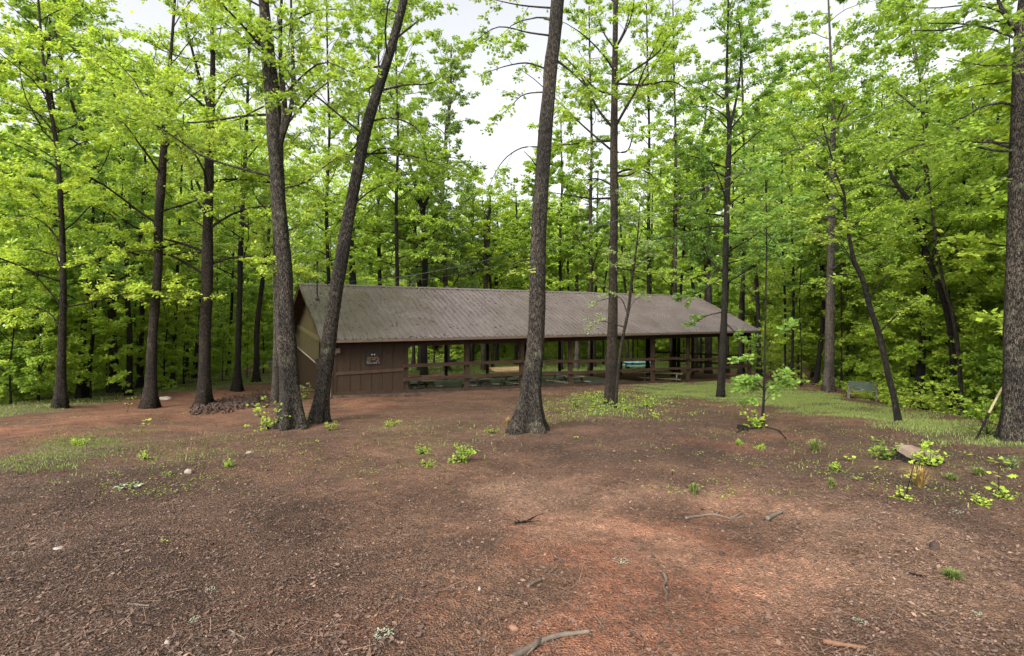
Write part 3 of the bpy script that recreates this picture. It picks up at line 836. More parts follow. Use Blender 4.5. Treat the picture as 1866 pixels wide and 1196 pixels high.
def tree(label, pts, bark=BARK, leaf=LEAF, Y=None, ext=4.0, lo=3.0, n_limb=12, limb=(2.2, 4.2), extra=(), name="tree", group=None, flare=.9, size=.12,
         dens=4, seed=0, tint=.5, bare=(), lean_depth=0.0, tops=(), el=(.1, .7), step=.17, cat="tree", sp=.45, flat=.55, keep=keep_near, gap=True):
    rng = np.random.default_rng(seed + 11)
    bx, by = pts[0][:2]
    if Y is None: gx_, Y = ground_px(bx, by)
    gx_ = (bx - HX) / F * Y
    gz = h1(gx_, Y)
    near = Y < 17
    zs0 = EYE - (by - HY) / F * Y
    P = []
    for i, (x, y, w_) in enumerate(pts):
        q = ray(x, y, Y)
        P.append((q[0], Y + lean_depth * (q[2] - gz), max(q[2], gz) if i else gz, w_ / 2 / F * Y))
    P = np.array(P)
    if ext > 0:
        d = P[-1, :3] - P[-2, :3]; d /= np.linalg.norm(d)
        d = d * .7 + np.array([0, 0, .3])
        P = np.vstack([P, [*(P[-1, :3] + d * ext * .5), P[-1, 3] * .8], [*(P[-1, :3] + d * ext), P[-1, 3] * .55]])
    H_ = P[-1, 2] - gz
    n = int(max(14, min(90, H_ * (9 if near else 2.5))))
    Q = spline(P, n)
    o = root(name, label, cat, (gx_, Y, gz), 0, group)
    sides = 26 if near else (14 if Y < 26 else 8)
    hgt = Q[:, 2] - gz
    # root flare and bark relief
    wood = MB()
    th = np.arange(sides) * 2 * np.pi / sides
    ph = rng.random(4) * 6.28
    fl_ = flare * np.exp(-hgt / (.14 + 1.0 * P[0, 3]))[:, None]
    lob = (.85 if near else .9) + fl_ * (.40 + .34 * np.cos(th * 5 + ph[0])[None] + .18 * np.cos(th * 3 + ph[1])[None])
    if near:
        lob = lob + .035 * np.sin(th * 4 + ph[2] + hgt[:, None] * .8) + .03 * np.sin(th * 9 + hgt[:, None] * 2.3 + ph[3]) + rng.normal(0, .012, (n, sides))
        lob = lob + .07 * np.exp(-((hgt % 2.3 - 1.1)[:, None] ** 2) / .02) * np.cos(th - ph[2]) ** 2
    else:
        lob = lob + rng.normal(0, .02, (n, sides))
    Qp = Q[:, :3].copy(); Qp[0, 2] -= .15
    wood.tube(Qp, Q[:, 3], sides, lobes=lob, cap=True)
    lv = Leaves()
    base = (gx_, Y, gz)
    skip = lambda p_, r: (gap and sky_gap(p_, r)) or (p_[1] < 6.5)
    # limbs read from the photo
    def limb_px(L):
        r0, k_, q = L[0], L[1], L[2:]
        A = np.array([[*ray(a, b_, Y + (c[0] if c else 0)), r0] for a, b_, *c in q])
        A = np.array([ray(a, b_, Y + (c[0] if c else 0)) for a, b_, *c in q])
        i = np.argmin(np.linalg.norm(Q[:, :3] - A[0], axis=1)); A[0] = Q[i, :3]
        A = spline(A, max(6, len(A) * 3))
        r0 = r0 * .8 / 2 / F * Y
        if k_ > 0:
            foliate(rng, wood, lv, A, r0, sp=.34, step=step, k=max(1, int(dens * k_)), tint=tint, skip=(lambda p_, r: p_[1] < 6.5 or (sky_gap(p_, r) and r.random() < .2)), start=.3, sides=8, len2=.3)
        else: wood.tube(A, r0 * np.linspace(1, .25, len(A)), 7, cap=False)
    for L in extra: limb_px(L)
    # the rest of the crown
    top = Q[-1, 2]
    ga = rng.random() * 6.28; n_limb = int(n_limb * 1.5); size = size * .7
    for i in range(n_limb):
        z = gz + lo + (H_ - lo) * ((i + .5) / n_limb) ** 1.05
        j = np.argmin(abs(Q[:, 2] - z)); ga += 2.4 + rng.normal(0, .3)
        e = rng.uniform(*el) + .35 * (z - gz) / max(H_, 1)
        L = 1.18 * rng.uniform(*limb) * (1 - .4 * (z - gz - lo) / max(H_ - lo, .5))
        d = (math.cos(ga) * math.cos(e), math.sin(ga) * math.cos(e), math.sin(e))
        A = curve_limb(rng, Q[j, :3], d, L, 8, droop=.12, wob=.09)
        if skip(A[-1], rng) and skip(A[-3], rng): continue
        high = A[-1, 2] > EYE + .62 * A[-1, 1] + 2.5      # well over the frame: thinner
        foliate(rng, wood, lv, A, Q[j, 3] * (.14 if near else .24) + .006, sp=sp * (1.6 if high else 1), step=step, k=dens if not high else max(1, dens // 2), tint=tint, skip=skip, fine=Y < 18, sides=6)
    wood.build("trunk", bark, o, loc=base).location = (0, 0, 0)
    cr = MB()
    if lv.emit(rng, cr, size, LOBED if Y < 15 else (DUAL if Y < 30 else QUAD), keep, flat):
        cr.build("crown", leaf, o, loc=base).location = (0, 0, 0)
    return o

T = tree
T("large oak with shaggy dark bark and a broken top, beside the leaning trunk",
  [(530, 780, 42), (530, 740, 39), (527, 690, 37), (523, 640, 40), (520, 580, 36), (518, 480, 30), (510, 400, 29), (504, 300, 27), (501, 255, 30), (498, 200, 29), (489, 100, 27), (483, 30, 22), (480, 0, 20)],
  extra=[(17, 1, (517, 290), (518, 220), (512, 120), (511, 60), (513, 0), (512, -60)), (13, 1, (520, 275), (530, 200), (534, 120), (531, 40), (530, -60)),
         (6.5, 1, (525, 255), (545, 200), (575, 168), (605, 148), (640, 150)), (9, 1, (488, 110), (460, 50), (425, 10), (400, -20)), (6, 1, (485, 100), (465, 70), (455, 30)),
         (6, 1.3, (510, 318), (480, 318), (420, 302), (370, 285), (310, 245), (270, 225, 1), (205, 208, 1)), (5, 1, (525, 350), (560, 330), (590, 305), (625, 280)),
         (4, 1, (525, 420), (545, 410), (560, 395)), (5, 1, (490, 190), (440, 215), (410, 235)), (6, 1, (300, 250, 1), (270, 190, 1), (240, 140, 1), (150, 70, 1))],
  lo=7.2, n_limb=7, limb=(2.2, 3.4), seed=1, ext=3, flare=1.3)
T("tall slim trunk leaning steeply to the right across the near end of the shelter",
  [(579, 770, 32), (588, 710, 29), (597, 640, 29), (611, 540, 27), (621, 480, 28), (634, 400, 25), (650, 320, 24), (666, 241, 23), (690, 160, 20), (712, 90, 18), (734, 8, 16)],
  extra=[(6, 1.4, (668, 235), (640, 275), (600, 300)), (6, 1.4, (690, 165), (740, 155), (790, 150), (810, 135)), (6, 1.3, (700, 120), (660, 125), (610, 135)), (5, 1.3, (672, 225), (705, 215), (760, 235), (780, 300)),
         (6, 1.3, (720, 70), (760, 40), (800, 10)), (5, 1.4, (640, 380), (690, 340), (730, 330)), (5, 1.2, (655, 300), (700, 270), (740, 280))],
  lo=6.3, n_limb=9, seed=2, ext=4)
T("massive central oak with thick furrowed bark and flared base in front of the shelter",
  [(963, 788, 54), (966, 750, 46), (968, 700, 40), (975, 640, 37), (979, 560, 34), (979.5, 480, 33), (981, 441, 32), (986, 350, 30), (991, 281, 30), (995, 220, 30), (1001, 160, 28), (1003, 125, 30), (1009, 80, 28), (1015, 15, 28), (1018, -20, 27)],
  extra=[(6, 0, (989, 350), (984, 318), (970, 292), (955, 276)), (4, .8, (984, 270), (950, 270), (925, 285), (900, 320), (888, 350)), (4, .8, (975, 470), (940, 480), (915, 520, -.5)),
         (5, 1.4, (1003, 130), (960, 115), (925, 120), (880, 135)), (4, 1.3, (999, 165), (950, 175), (925, 200), (900, 215)), (7, 1, (1007, 100), (1040, 130), (1080, 170)), (5, 1.3, (1010, 70), (965, 60), (905, 50), (860, 80)), (5, 1.2, (1013, 20), (950, 10), (880, -5))],
  lo=9, n_limb=5, seed=3, flare=1.5, ext=4, bark=BARK)
T("straight brown trunk rising from the weeds right of the central oak",
  [(1113, 737, 24), (1114, 690, 24), (1115, 640, 22), (1117, 560, 19), (1117.5, 480, 17), (1119, 400, 15.5), (1118.5, 281, 16), (1120, 160, 13), (1121, 80, 11), (1122, 0, 10)],
  extra=[(6, 1.2, (1122, 235), (1150, 180), (1175, 145), (1210, 95), (1245, 45)), (6, 1.2, (1122, 150), (1160, 125), (1200, 95), (1235, 20)), (7, 1.1, (1116, 240), (1090, 200), (1065, 150), (1035, 110), (1015, 95)),
         (6, 1, (1116, 262), (1080, 258), (1040, 263), (1008, 265)), (5, 1, (1116, 175), (1090, 165), (1060, 135), (1020, 95)), (7, .7, (1124, 318), (1145, 320), (1165, 308)), (5, 1, (1124, 273), (1142, 276), (1152, 250), (1155, 225)),
         (5, 1, (1115, 335), (1090, 326), (1055, 330)), (6, .8, (1116, 352), (1080, 362), (1030, 355), (1000, 350)), (5, 1.2, (1121, 100), (1100, 60), (1085, 20)), (5, 1.2, (1122, 95), (1140, 50), (1150, 5)), (6, 1.2, (1120, 160), (1170, 155), (1230, 150), (1270, 180)),
         (3.5, .6, (1112, 530), (1096, 520), (1078, 500)), (3.5, 1, (1124, 482), (1160, 495), (1200, 500), (1240, 515))],
  lo=8, n_limb=8, seed=4, flare=.5, bark=BARK_RED, leaf=LEAF_BR, size=.13)
T("slender dark forked tree in front of the right end of the shelter",
  [(1313, 725, 16), (1315, 680, 14), (1317, 640, 14), (1320, 560, 12), (1322, 480, 11), (1324, 401, 11), (1327, 300, 11), (1329, 241, 9), (1325, 180, 6), (1324, 140, 5), (1326, 60, 4)],
  extra=[(7, 1.2, (1329, 240), (1340, 190), (1348, 140), (1350, 90), (1345, 20)), (4, 1.4, (1327, 190), (1290, 160), (1255, 145)), (4, 1.4, (1328, 240), (1290, 200), (1240, 185)), (4, 1.4, (1330, 230), (1370, 190), (1420, 140), (1470, 110)),
         (4, 1.4, (1326, 300), (1280, 290), (1240, 280)), (4, 1.3, (1328, 260), (1370, 235), (1420, 250)), (4, 1.3, (1325, 330), (1290, 310), (1260, 330)), (4, 1.3, (1323, 400), (1280, 390), (1245, 400)), (4, 1.3, (1324, 380), (1360, 350), (1400, 340)),
         (3, 2.2, (1320, 500), (1280, 530), (1235, 545)), (3, 2.2, (1318, 560), (1290, 575), (1262, 590)), (3, 2, (1318, 590), (1345, 610), (1375, 625)), (3, 1.2, (1321, 480), (1360, 470), (1395, 440))],
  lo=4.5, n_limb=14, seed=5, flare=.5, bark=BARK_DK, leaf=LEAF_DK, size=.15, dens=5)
T("tall pale-barked trunk at the top of the grassy bank to the right of the shelter",
  [(1510, 715, 22), (1511, 660, 18), (1512, 600, 17), (1514, 500, 15), (1515, 401, 14), (1517, 330, 13), (1518, 241, 9), (1518, 180, 7), (1515, 130, 5)],
  extra=[(9, 1, (1516, 350), (1540, 330), (1560, 300), (1590, 270)), (5, 1, (1518, 255), (1490, 240), (1465, 228)), (6, 1, (1518, 235), (1545, 210), (1600, 170), (1615, 150)), (6, 1, (1518, 220), (1508, 180), (1498, 130)), (5, 1, (1519, 230), (1535, 200), (1530, 160))],
  lo=5.5, n_limb=14, limb=(3, 5), seed=6, flare=.6, bark=BARK_LT, size=.17, dens=5, Y=25)
T("thin dark tree leaning left from the grass on the right bank",
  [(1637, 768, 13), (1628, 720, 11.5), (1618, 680, 11), (1602, 610, 11), (1585, 560, 10), (1568, 500, 9), (1558, 480, 9), (1549, 440, 7), (1541, 401, 6), (1537, 349, 5), (1525, 320, 4)],
  extra=[(4, 1.4, (1600, 610), (1640, 570), (1680, 540)), (4, 1.4, (1570, 505), (1530, 500), (1490, 510)), (4, 1.4, (1580, 545), (1620, 500), (1660, 480)), (3, 1.4, (1549, 440), (1590, 425), (1640, 430)), (3, 1.3, (1541, 400), (1510, 395), (1480, 400))],
  lo=3.6, n_limb=9, limb=(1.2, 2.5), seed=7, flare=.4, bark=BARK_DK, leaf=LEAF, ext=1.5, dens=4, size=.11)
T("crooked dark tree with a bent forking top, beyond the grass bank on the right",
  [(1738, 754, 15), (1737, 700, 12), (1736, 638, 12), (1726, 570, 11), (1712, 522, 11), (1693, 474, 10), (1669, 401, 10), (1661, 373, 10), (1645, 352, 8), (1630, 330, 7), (1618, 305, 5)],
  extra=[(7, 1, (1661, 375), (1668, 350), (1685, 330), (1690, 295), (1695, 270)), (4, 1, (1645, 352), (1625, 360), (1600, 350)), (5, 1.2, (1715, 525), (1740, 480), (1760, 440)), (4, 1.2, (1693, 470), (1720, 430), (1735, 400))],
  lo=5, n_limb=8, limb=(1.5, 3), seed=8, bark=BARK_DK, Y=17.5, ext=1.5, size=.13)
T("slim brown tree with a slight bow just right of the crooked tree",
  [(1752, 761, 9), (1750, 700, 8), (1747, 655, 8), (1735, 568, 7), (1719, 515, 6), (1712, 480, 5), (1700, 400, 4)], lo=3.4, n_limb=12, limb=(1.2, 2.6), seed=9, bark=BARK_RED, Y=16.5, leaf=LEAF_BR, size=.12)
T("dark upright trunk on the far side of the grass bank right of the green bench",
  [(1675, 740, 21), (1677, 690, 16), (1680, 640, 13), (1683, 560, 11), (1684, 470, 9), (1686, 380, 7)], lo=4.5, n_limb=12, limb=(2, 3.6), seed=10, bark=BARK_DK, Y=19.5, size=.14, dens=5)
T("broad rough-barked oak at the right edge of the clearing with long limbs reaching left",
  [(1849, 803, 50), (1850, 760, 44), (1851, 700, 42), (1852, 600, 42), (1855, 500, 39), (1857, 401, 38), (1859, 300, 35), (1861, 200, 32), (1862, 100, 28), (1864, 45, 26), (1868, 0, 22)],
  extra=[(15, 1, (1862, 60), (1845, 45), (1825, 15), (1812, -20)), (7, 1.3, (1860, 190), (1825, 188), (1790, 195), (1760, 212), (1718, 236)), (7, 1.4, (1858, 279), (1820, 275), (1780, 268), (1730, 262), (1680, 264), (1640, 280), (1618, 298)),
         (6, 1.4, (1862, 40), (1800, 40), (1720, 55), (1650, 60), (1610, 90)), (5, 1.4, (1700, 263), (1660, 255), (1600, 250)), (5, 1.3, (1862, 110), (1800, 120), (1740, 110)), (6, 1.3, (1858, 300), (1820, 330), (1780, 345)), (5, 1.2, (1862, 30), (1780, 10), (1700, 15), (1620, 10))],
  lo=5.3, n_limb=7, limb=(2, 3.6), seed=11, flare=.55)
# left-hand trees
T("thick reddish-based oak beside the heap of broken rock on the left",
  [(370, 738, 26), (372, 690, 22), (374, 600, 21), (377, 540, 21), (378, 480, 21), (379, 401, 18), (381, 321, 17), (382, 241, 15), (385, 193, 14), (388, 120, 9), (387, 60, 8), (388, 8, 7)],
  extra=[(10, 1.2, (384, 195), (369, 160), (355, 110), (345, 70), (333, 20)), (7, 1, (378, 370), (360, 335), (345, 300), (325, 265), (300, 250), (270, 210)), (5, 1.3, (381, 338), (420, 330), (450, 320)), (5, 1.2, (384, 200), (410, 160), (440, 120)),
         (7, .5, (375, 498), (352, 488), (320, 470), (290, 458), (240, 452), (175, 453)), (5, 1.2, (240, 452), (219, 440), (218, 410), (200, 390), (150, 365), (100, 345)), (4, 1.2, (379, 420), (350, 400), (330, 390))],
  lo=4.6, n_limb=14, limb=(2.4, 4.2), seed=12, bark=BARK_RED, leaf=LEAF_BR, size=.15, dens=4)
T("straight smooth-sided trunk leaning slightly right on bare red soil at the left",
  [(272, 744, 27), (274, 715, 22), (276, 660, 19), (279, 600, 17), (284, 540, 16), (288, 480, 16), (289, 401, 16), (295, 321, 15), (299, 261, 12), (302, 200, 11), (306, 150, 8), (312, 90, 6)],
  extra=[(6, 1.1, (300, 250), (285, 225), (270, 200), (250, 175), (210, 150), (180, 130)), (5, 1.2, (304, 180), (330, 140), (350, 110)), (5, 1.2, (298, 270), (330, 240), (350, 235))],
  lo=5.2, n_limb=12, limb=(2.4, 4), seed=13, bark=BARK_RED, size=.14)
T("short-looking dark reddish trunk furthest left at the edge of the slope",
  [(110, 743, 22), (111, 700, 18), (112, 650, 15), (115, 567, 12), (115, 500, 11), (114, 441, 10), (108, 330, 9), (101, 250, 8), (96, 221, 7), (88, 185, 6), (80, 120, 5)],
  extra=[(5, 1.4, (100, 240), (60, 200), (20, 180)), (4, 1.4, (113, 440), (70, 400), (25, 395), (0, 420)), (4, 1.3, (112, 560), (80, 520), (45, 485), (10, 470)), (4, 1.3, (113, 600), (95, 575), (60, 560), (20, 590))],
  lo=3.3, n_limb=18, limb=(2.4, 4.6), seed=14, bark=BARK_RED, leaf=LEAF_BR, size=.14, dens=5)
T("mottled grey-brown trunk partly screened by leaves, left of the black forked tree",
  [(212, 716, 22), (209, 680, 17), (206, 634, 15), (203, 550, 14), (200, 467, 13), (193, 401, 12), (186, 360, 11), (177, 321, 10), (165, 280, 9), (148, 237, 8), (135, 200, 6)],
  lo=4, n_limb=16, limb=(2.5, 4.5), seed=15, size=.15, dens=5)
T("thin black-barked forked tree immediately right of the mottled trunk",
  [(235, 721, 12), (236, 660, 10.5), (236, 600, 10), (233, 560, 9), (231, 500, 8), (228, 400, 8), (223, 341, 7), (219, 290, 6), (213, 240, 4)],
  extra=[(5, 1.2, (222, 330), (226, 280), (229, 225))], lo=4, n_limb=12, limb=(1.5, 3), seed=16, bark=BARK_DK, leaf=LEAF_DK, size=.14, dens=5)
T("slender brown tree between the black forked tree and the smooth leaning trunk", [(256, 706, 12), (257, 640, 9), (259, 567, 9), (258, 500, 8), (256, 430, 7), (262, 340, 5)], lo=5, n_limb=12, limb=(2, 3.5), seed=17, bark=BARK_RED, size=.16)
T("very thin tree standing alone behind the pale log piece on the left", [(314, 703, 10), (317, 650, 7), (319, 600, 7), (321, 560, 6), (323, 500, 6), (326, 430, 5), (330, 340, 4)], lo=5, n_limb=12, limb=(1.8, 3.2), seed=18, bark=BARK_RED, size=.17)
T("dark straight tree with pale rings right of the rock heap oak", [(432, 713, 18), (433, 680, 13), (435, 600, 11), (437, 530, 10), (438, 467, 10), (441, 401, 9), (445, 321, 8), (449, 241, 6), (452, 150, 5)],
  extra=[(4, 1.2, (447, 290), (480, 250), (500, 200)), (5, 1, (441, 410), (465, 425), (495, 430))], lo=5.2, n_limb=14, limb=(2, 3.8), seed=19, bark=BARK_DK, size=.16, leaf=LEAF_BR)
T("light brown tree bending right just left of the large broken-topped oak", [(467, 688, 13), (468, 640, 11), (468, 600, 11), (473, 555, 10), (478, 517, 9), (484, 470, 8), (488, 440, 7), (495, 360, 5)], lo=6, n_limb=12, limb=(2.2, 4), seed=20, bark=BARK_RED, size=.2, Y=31)
T("brown trunk half hidden directly behind the large broken-topped oak", [(502, 722, 15), (503, 680, 14), (504, 600, 12), (503, 520, 11), (502, 440, 10), (500, 330, 8)], lo=7, n_limb=8, limb=(2, 3.5), seed=21, bark=BARK_LT, size=.16, Y=20)
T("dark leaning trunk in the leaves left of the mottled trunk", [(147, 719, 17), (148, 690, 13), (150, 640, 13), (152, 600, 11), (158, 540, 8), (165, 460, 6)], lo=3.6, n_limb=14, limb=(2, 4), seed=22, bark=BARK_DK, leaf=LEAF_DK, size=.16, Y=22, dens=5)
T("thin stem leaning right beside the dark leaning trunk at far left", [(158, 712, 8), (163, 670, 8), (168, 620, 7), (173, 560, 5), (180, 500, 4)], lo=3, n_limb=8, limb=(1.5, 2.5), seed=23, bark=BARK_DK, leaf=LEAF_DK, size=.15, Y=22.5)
T("small dark trunk in the shade just left of the rock heap oak", [(338, 691, 10), (340, 650, 8), (341, 600, 7), (344, 520, 6)], lo=5, n_limb=10, limb=(2, 4), seed=24, bark=BARK_DK, size=.22, Y=36, ext=8)
T("small slanting trunk close against the left side of the rock heap oak", [(353, 691, 10), (357, 655, 8), (361, 610, 7), (368, 540, 6)], lo=5, n_limb=10, limb=(2, 4), seed=25, bark=BARK_DK, size=.22, Y=35, ext=8)
T("thin tree in the gap between the rock heap oak and the pale-ringed tree", [(416, 684, 9), (419, 640, 7), (421, 590, 6), (424, 510, 5)], lo=6, n_limb=10, limb=(2, 4), seed=26, bark=BARK_DK, size=.24, Y=40, ext=8)
# over and behind the shelter
T("slim leaning sapling with pale leaves over the shelter roof beside the brown trunk",
  [(1122, 720, 6), (1127, 673, 6.5), (1134, 620, 6), (1146, 560, 6), (1150, 520, 5.5), (1154, 493, 5), (1158, 465, 4), (1162, 430, 3)],
  extra=[(3, 1.3, (1145, 562), (1128, 542), (1105, 545), (1080, 552)), (3, 1.3, (1138, 600), (1115, 590), (1095, 585), (1072, 600)), (2, 1.2, (1146, 562), (1160, 545), (1175, 540)), (2, 1, (1154, 490), (1170, 470), (1185, 450))], lo=4.3, n_limb=6, limb=(.7, 1.2), seed=27, bark=BARK_RED, leaf=LEAF_GY, size=.11, ext=1, Y=17, sp=.3, dens=3, flare=.2, keep=None)
T("tall grey-green tree standing alone against the open sky behind the shelter",
  [(815, 640, 12), (812, 520, 10), (808, 420, 9), (806, 330, 8), (812, 260, 7), (818, 200, 6), (822, 140, 4), (822, 100, 3)], Y=46, ext=1, lo=5, n_limb=34, limb=(3.2, 5.2), seed=28, bark=BARK_LT, leaf=LEAF_GY, size=.30, dens=4, step=.3, sp=.5, el=(.2, .8), gap=False)
T("dark trunk rising behind the roof ridge above the middle of the shelter", [(773, 668, 14), (773, 600, 13), (774, 520, 12), (774, 440, 11), (770, 385, 10), (755, 330, 7), (742, 280, 5)],
  extra=[(7, 1, (772, 390), (785, 350), (800, 300)), (5, 1, (770, 380), (745, 345), (725, 320))], Y=40, lo=8, n_limb=14, limb=(3, 4.5), seed=29, bark=BARK_DK, size=.26, dens=4, step=.3, ext=2, leaf=LEAF)
T("large rough trunk seen through the shelter's first opening", [(767, 678, 17), (767, 650, 14), (768, 610, 13), (766, 540, 11), (760, 480, 9)], Y=47, lo=8, n_limb=10, limb=(3, 5), seed=30, bark=BARK, size=.3, dens=4, step=.35, ext=7, leaf=LEAF_BR)
T("dark trunk rising from behind the ridge next to the leaning trunk", [(643, 700, 17), (643, 600, 16), (643, 520, 15), (641, 450, 9), (644, 400, 8), (650, 300, 6)], Y=34, lo=8, n_limb=12, limb=(2.5, 4.5), seed=31, bark=BARK_DK, size=.22, ext=4, step=.25)
T("slim tree behind the roof just left of the central oak", [(886, 665, 9), (886, 600, 9), (886, 520, 8), (885, 440, 7), (892, 380, 5)], Y=46, lo=9, n_limb=10, limb=(2.5, 4), seed=32, bark=BARK_RED, size=.26, ext=2, step=.3, leaf=LEAF_BR)
for i, (x, Y, tp_, d_) in enumerate(((985, 50, 285, "bright tree low against the sky just right of the central oak"), (940, 56, 350, "small bright tree behind the roof immediately left of the central oak"), (1022, 47, 215, "slim bright tree behind the roof between the central oak and the brown trunk"),
        (905, 60, 370, "low bushy tree behind the roof below the open sky"), (860, 60, 330, "rounded tree behind the roof below the grey-green tree"))):
    T(d_, [(x, 664, 8), (x + 2, 560, 7), (x - 2, 470, 6), (x + 2, (tp_ + 470) / 2, 4), (x, tp_, 2)], Y=Y, lo=5, n_limb=22, limb=(2.4, 4.0), seed=150 + i, bark=BARK_DK, size=.32, dens=5, step=.26, sp=.5, ext=0, leaf=LEAF_BR, el=(.0, .7), gap=False)
for i, (x, Y, d_) in enumerate(((597, 37, "tall leafy tree behind the shelter's closed end room"), (690, 40, "bushy tall tree behind the roof ridge, right of the leaning trunk"), (722, 33, "tree with bright crown between the leaning trunk and the open sky"),
        (1075, 44, "tall bright tree behind the roof between the central oak and the brown trunk"), (1180, 42, "leafy tree behind the roof right of the brown trunk"), (1228, 40, "dense tree behind the roof left of the slender forked tree"), (1352, 43, "leafy tree just past the right end of the shelter roof"))):
    T(d_, [(x, 670, 9), (x + 2, 520, 8), (x - 2 + i, 380, 7), (x + 3, 250, 5), (x, 120, 4)], Y=Y, lo=7, n_limb=24, limb=(2.8, 4.6), seed=130 + i, bark=(BARK_DK, BARK_RED)[i % 2], size=.24, dens=5, step=.28, sp=.5, ext=5, leaf=(LEAF_BR, LEAF)[i % 2], el=(.0, .7))
thr_ = [(753, 661, 7, 56, BARK_RED), (791, 660, 2.5, 55, BARK_DK), (811, 664, 5, 52, BARK_DK), (855, 660, 4, 58, BARK_DK), (880, 672, 8, 48, BARK_LT), (897, 667, 6, 50, BARK_RED), (1039, 669, 5, 50, BARK_DK), (1051, 672, 9, 49, BARK_LT),
        (1083, 669, 6, 52, BARK_RED), (1099, 668, 4, 55, BARK_DK), (1143, 673, 6, 50, BARK_RED), (1153, 665, 3, 56, BARK_DK), (1187, 674, 6, 50, BARK_DK), (1223, 681, 8, 46, BARK_RED), (1236, 687, 7, 43, BARK_DK), (1268, 685, 9, 45, BARK),
        (1277, 683, 5, 49, BARK_DK), (1291, 691, 13, 42, BARK), (1326, 690, 6, 44, BARK_RED), (1349, 692, 9, 42, BARK)]
desc = ["narrow reddish trunk at the left side of the shelter's first opening", "hair-thin dark stem right of the large trunk in the shelter's first opening", "thin dark trunk beside the grill behind the shelter", "thin dark trunk right of the second shelter post", "pale trunk left of the twin behind the third shelter bay",
        "reddish trunk right of the pale one behind the third shelter bay", "dark trunk nearly touching the pale thick one beyond the slab", "thick pale trunk beyond the middle of the slab", "reddish trunk left of the brown trunk through the shelter", "small dark trunk against the left edge of the brown trunk",
        "reddish trunk left of the blue table", "thin dark trunk directly behind the blue table", "dark trunk just right of the sixth shelter post", "reddish trunk behind the upended-looking last picnic table", "black trunk close right of the reddish one near the last table",
        "grey trunk right of the seventh shelter post", "thin dark trunk beside the grey one right of the seventh post", "widest trunk at the far right end behind the shelter", "reddish trunk right of the slender forked tree behind the rails", "grey trunk just inside the shelter's right end post"]
for i, ((x, y, w_, Y, bk), d_) in enumerate(zip(thr_, desc)):
    T(d_, [(x, y, w_ + 1), (x + .5, y - 40, w_), (x + (i % 3 - 1) * 2, 570, w_ * .9), (x + (i % 5 - 2) * 4, 480, w_ * .75)], Y=Y, lo=6.5 + (i % 3) * .6, n_limb=7, limb=(2.4, 4.2), seed=40 + i, bark=bk, size=.28, dens=4, step=.34, sp=.6,
      ext=(5 if 760 < x < 1060 else 9), leaf=(LEAF, LEAF_BR, LEAF_DK)[i % 3], group="trees seen through the open sides of the shelter")
# right of the shelter
rt = [(1383, 684, 9, 40, BARK_DK, "black trunk just outside the right end post of the shelter"), (1430, 700, 5, 32, BARK_DK, "thin dark trunk left of its wider neighbour behind the small sapling"), (1443, 701, 6, 31, BARK_DK, "dark trunk right of the thin one behind the small sapling"),
      (1460, 702, 2.6, 30, BARK_DK, "hair-thin stem between the dark pair and the pale tall trunk"), (1481, 688, 6, 36, BARK_RED, "narrow brown trunk in shade left of the leaning dark one"), (1487, 706, 10, 30, BARK_DK, "dark trunk leaning right immediately left of the pale tall trunk"),
      (1525, 702, 6, 34, BARK_DK, "dark trunk close on the right of the pale tall trunk"), (1533, 712, 3.5, 27, BARK_DK, "thin stem between the pale tall trunk and the bench"), (1560, 707, 8, 32, BARK_RED, "brown trunk behind the left end of the bench"),
      (1571, 708, 8, 31, BARK_DK, "black trunk behind the middle of the bench"), (1553, 700, 5, 36, BARK_DK, "thin slanting trunk behind the left arm of the bench"), (1591, 716, 7, 30, BARK_DK, "dark trunk just right of the bench"),
      (1767, 754, 7, 19, BARK_DK, "left one of the close pair of black trunks right of the crooked tree"), (1774, 753, 6, 19.6, BARK_RED, "right one of the close pair of trunks right of the crooked tree"), (1783, 752, 6, 20, BARK_DK, "slim dark trunk left of the reddish one by the pale leaning pole"),
      (1800, 746, 13, 21, BARK_RED, "reddish dark trunk behind the top of the pale leaning pole"), (1817, 735, 7, 24, BARK_DK, "dark trunk squeezed against the left edge of the broad right oak"), (1631, 722, 4, 30, BARK_DK, "thin stem behind the thin tree that leans left")]
for i, (x, y, w_, Y, bk, d_) in enumerate(rt):
    dx = (12 if i == 5 else (-8 if i == 10 else 0))
    T(d_, [(x, y, w_ + 2), (x + .5 + dx * .3, y - 40, w_), (x + dx + (i % 3 - 1) * 3, 540, w_ * .9), (x + dx * 1.4 + (i % 5 - 2) * 5, 420, w_ * .75), (x + dx * 1.6 + (i % 4 - 2) * 5, 330, w_ * .5)], Y=Y, lo=3.6 + (i % 3) * .6, n_limb=15, limb=(1.8, 3.8),
      seed=70 + i, bark=bk, size=.2 if Y > 25 else .15, dens=4, step=.25, sp=.5, ext=5 if Y > 25 else 3, leaf=(LEAF, LEAF_BR, LEAF_DK)[i % 3], group="trees at the foot of the right bank")
T("tall brown tree over the right end of the shelter roof", [(1288, 690, 9), (1288, 600, 9), (1286, 480, 8), (1284, 401, 8), (1281, 330, 7), (1278, 280, 5), (1283, 240, 4)], Y=44, lo=9, n_limb=18, limb=(3, 5), seed=95, bark=BARK, size=.3, dens=4, step=.32, sp=.6, ext=5)

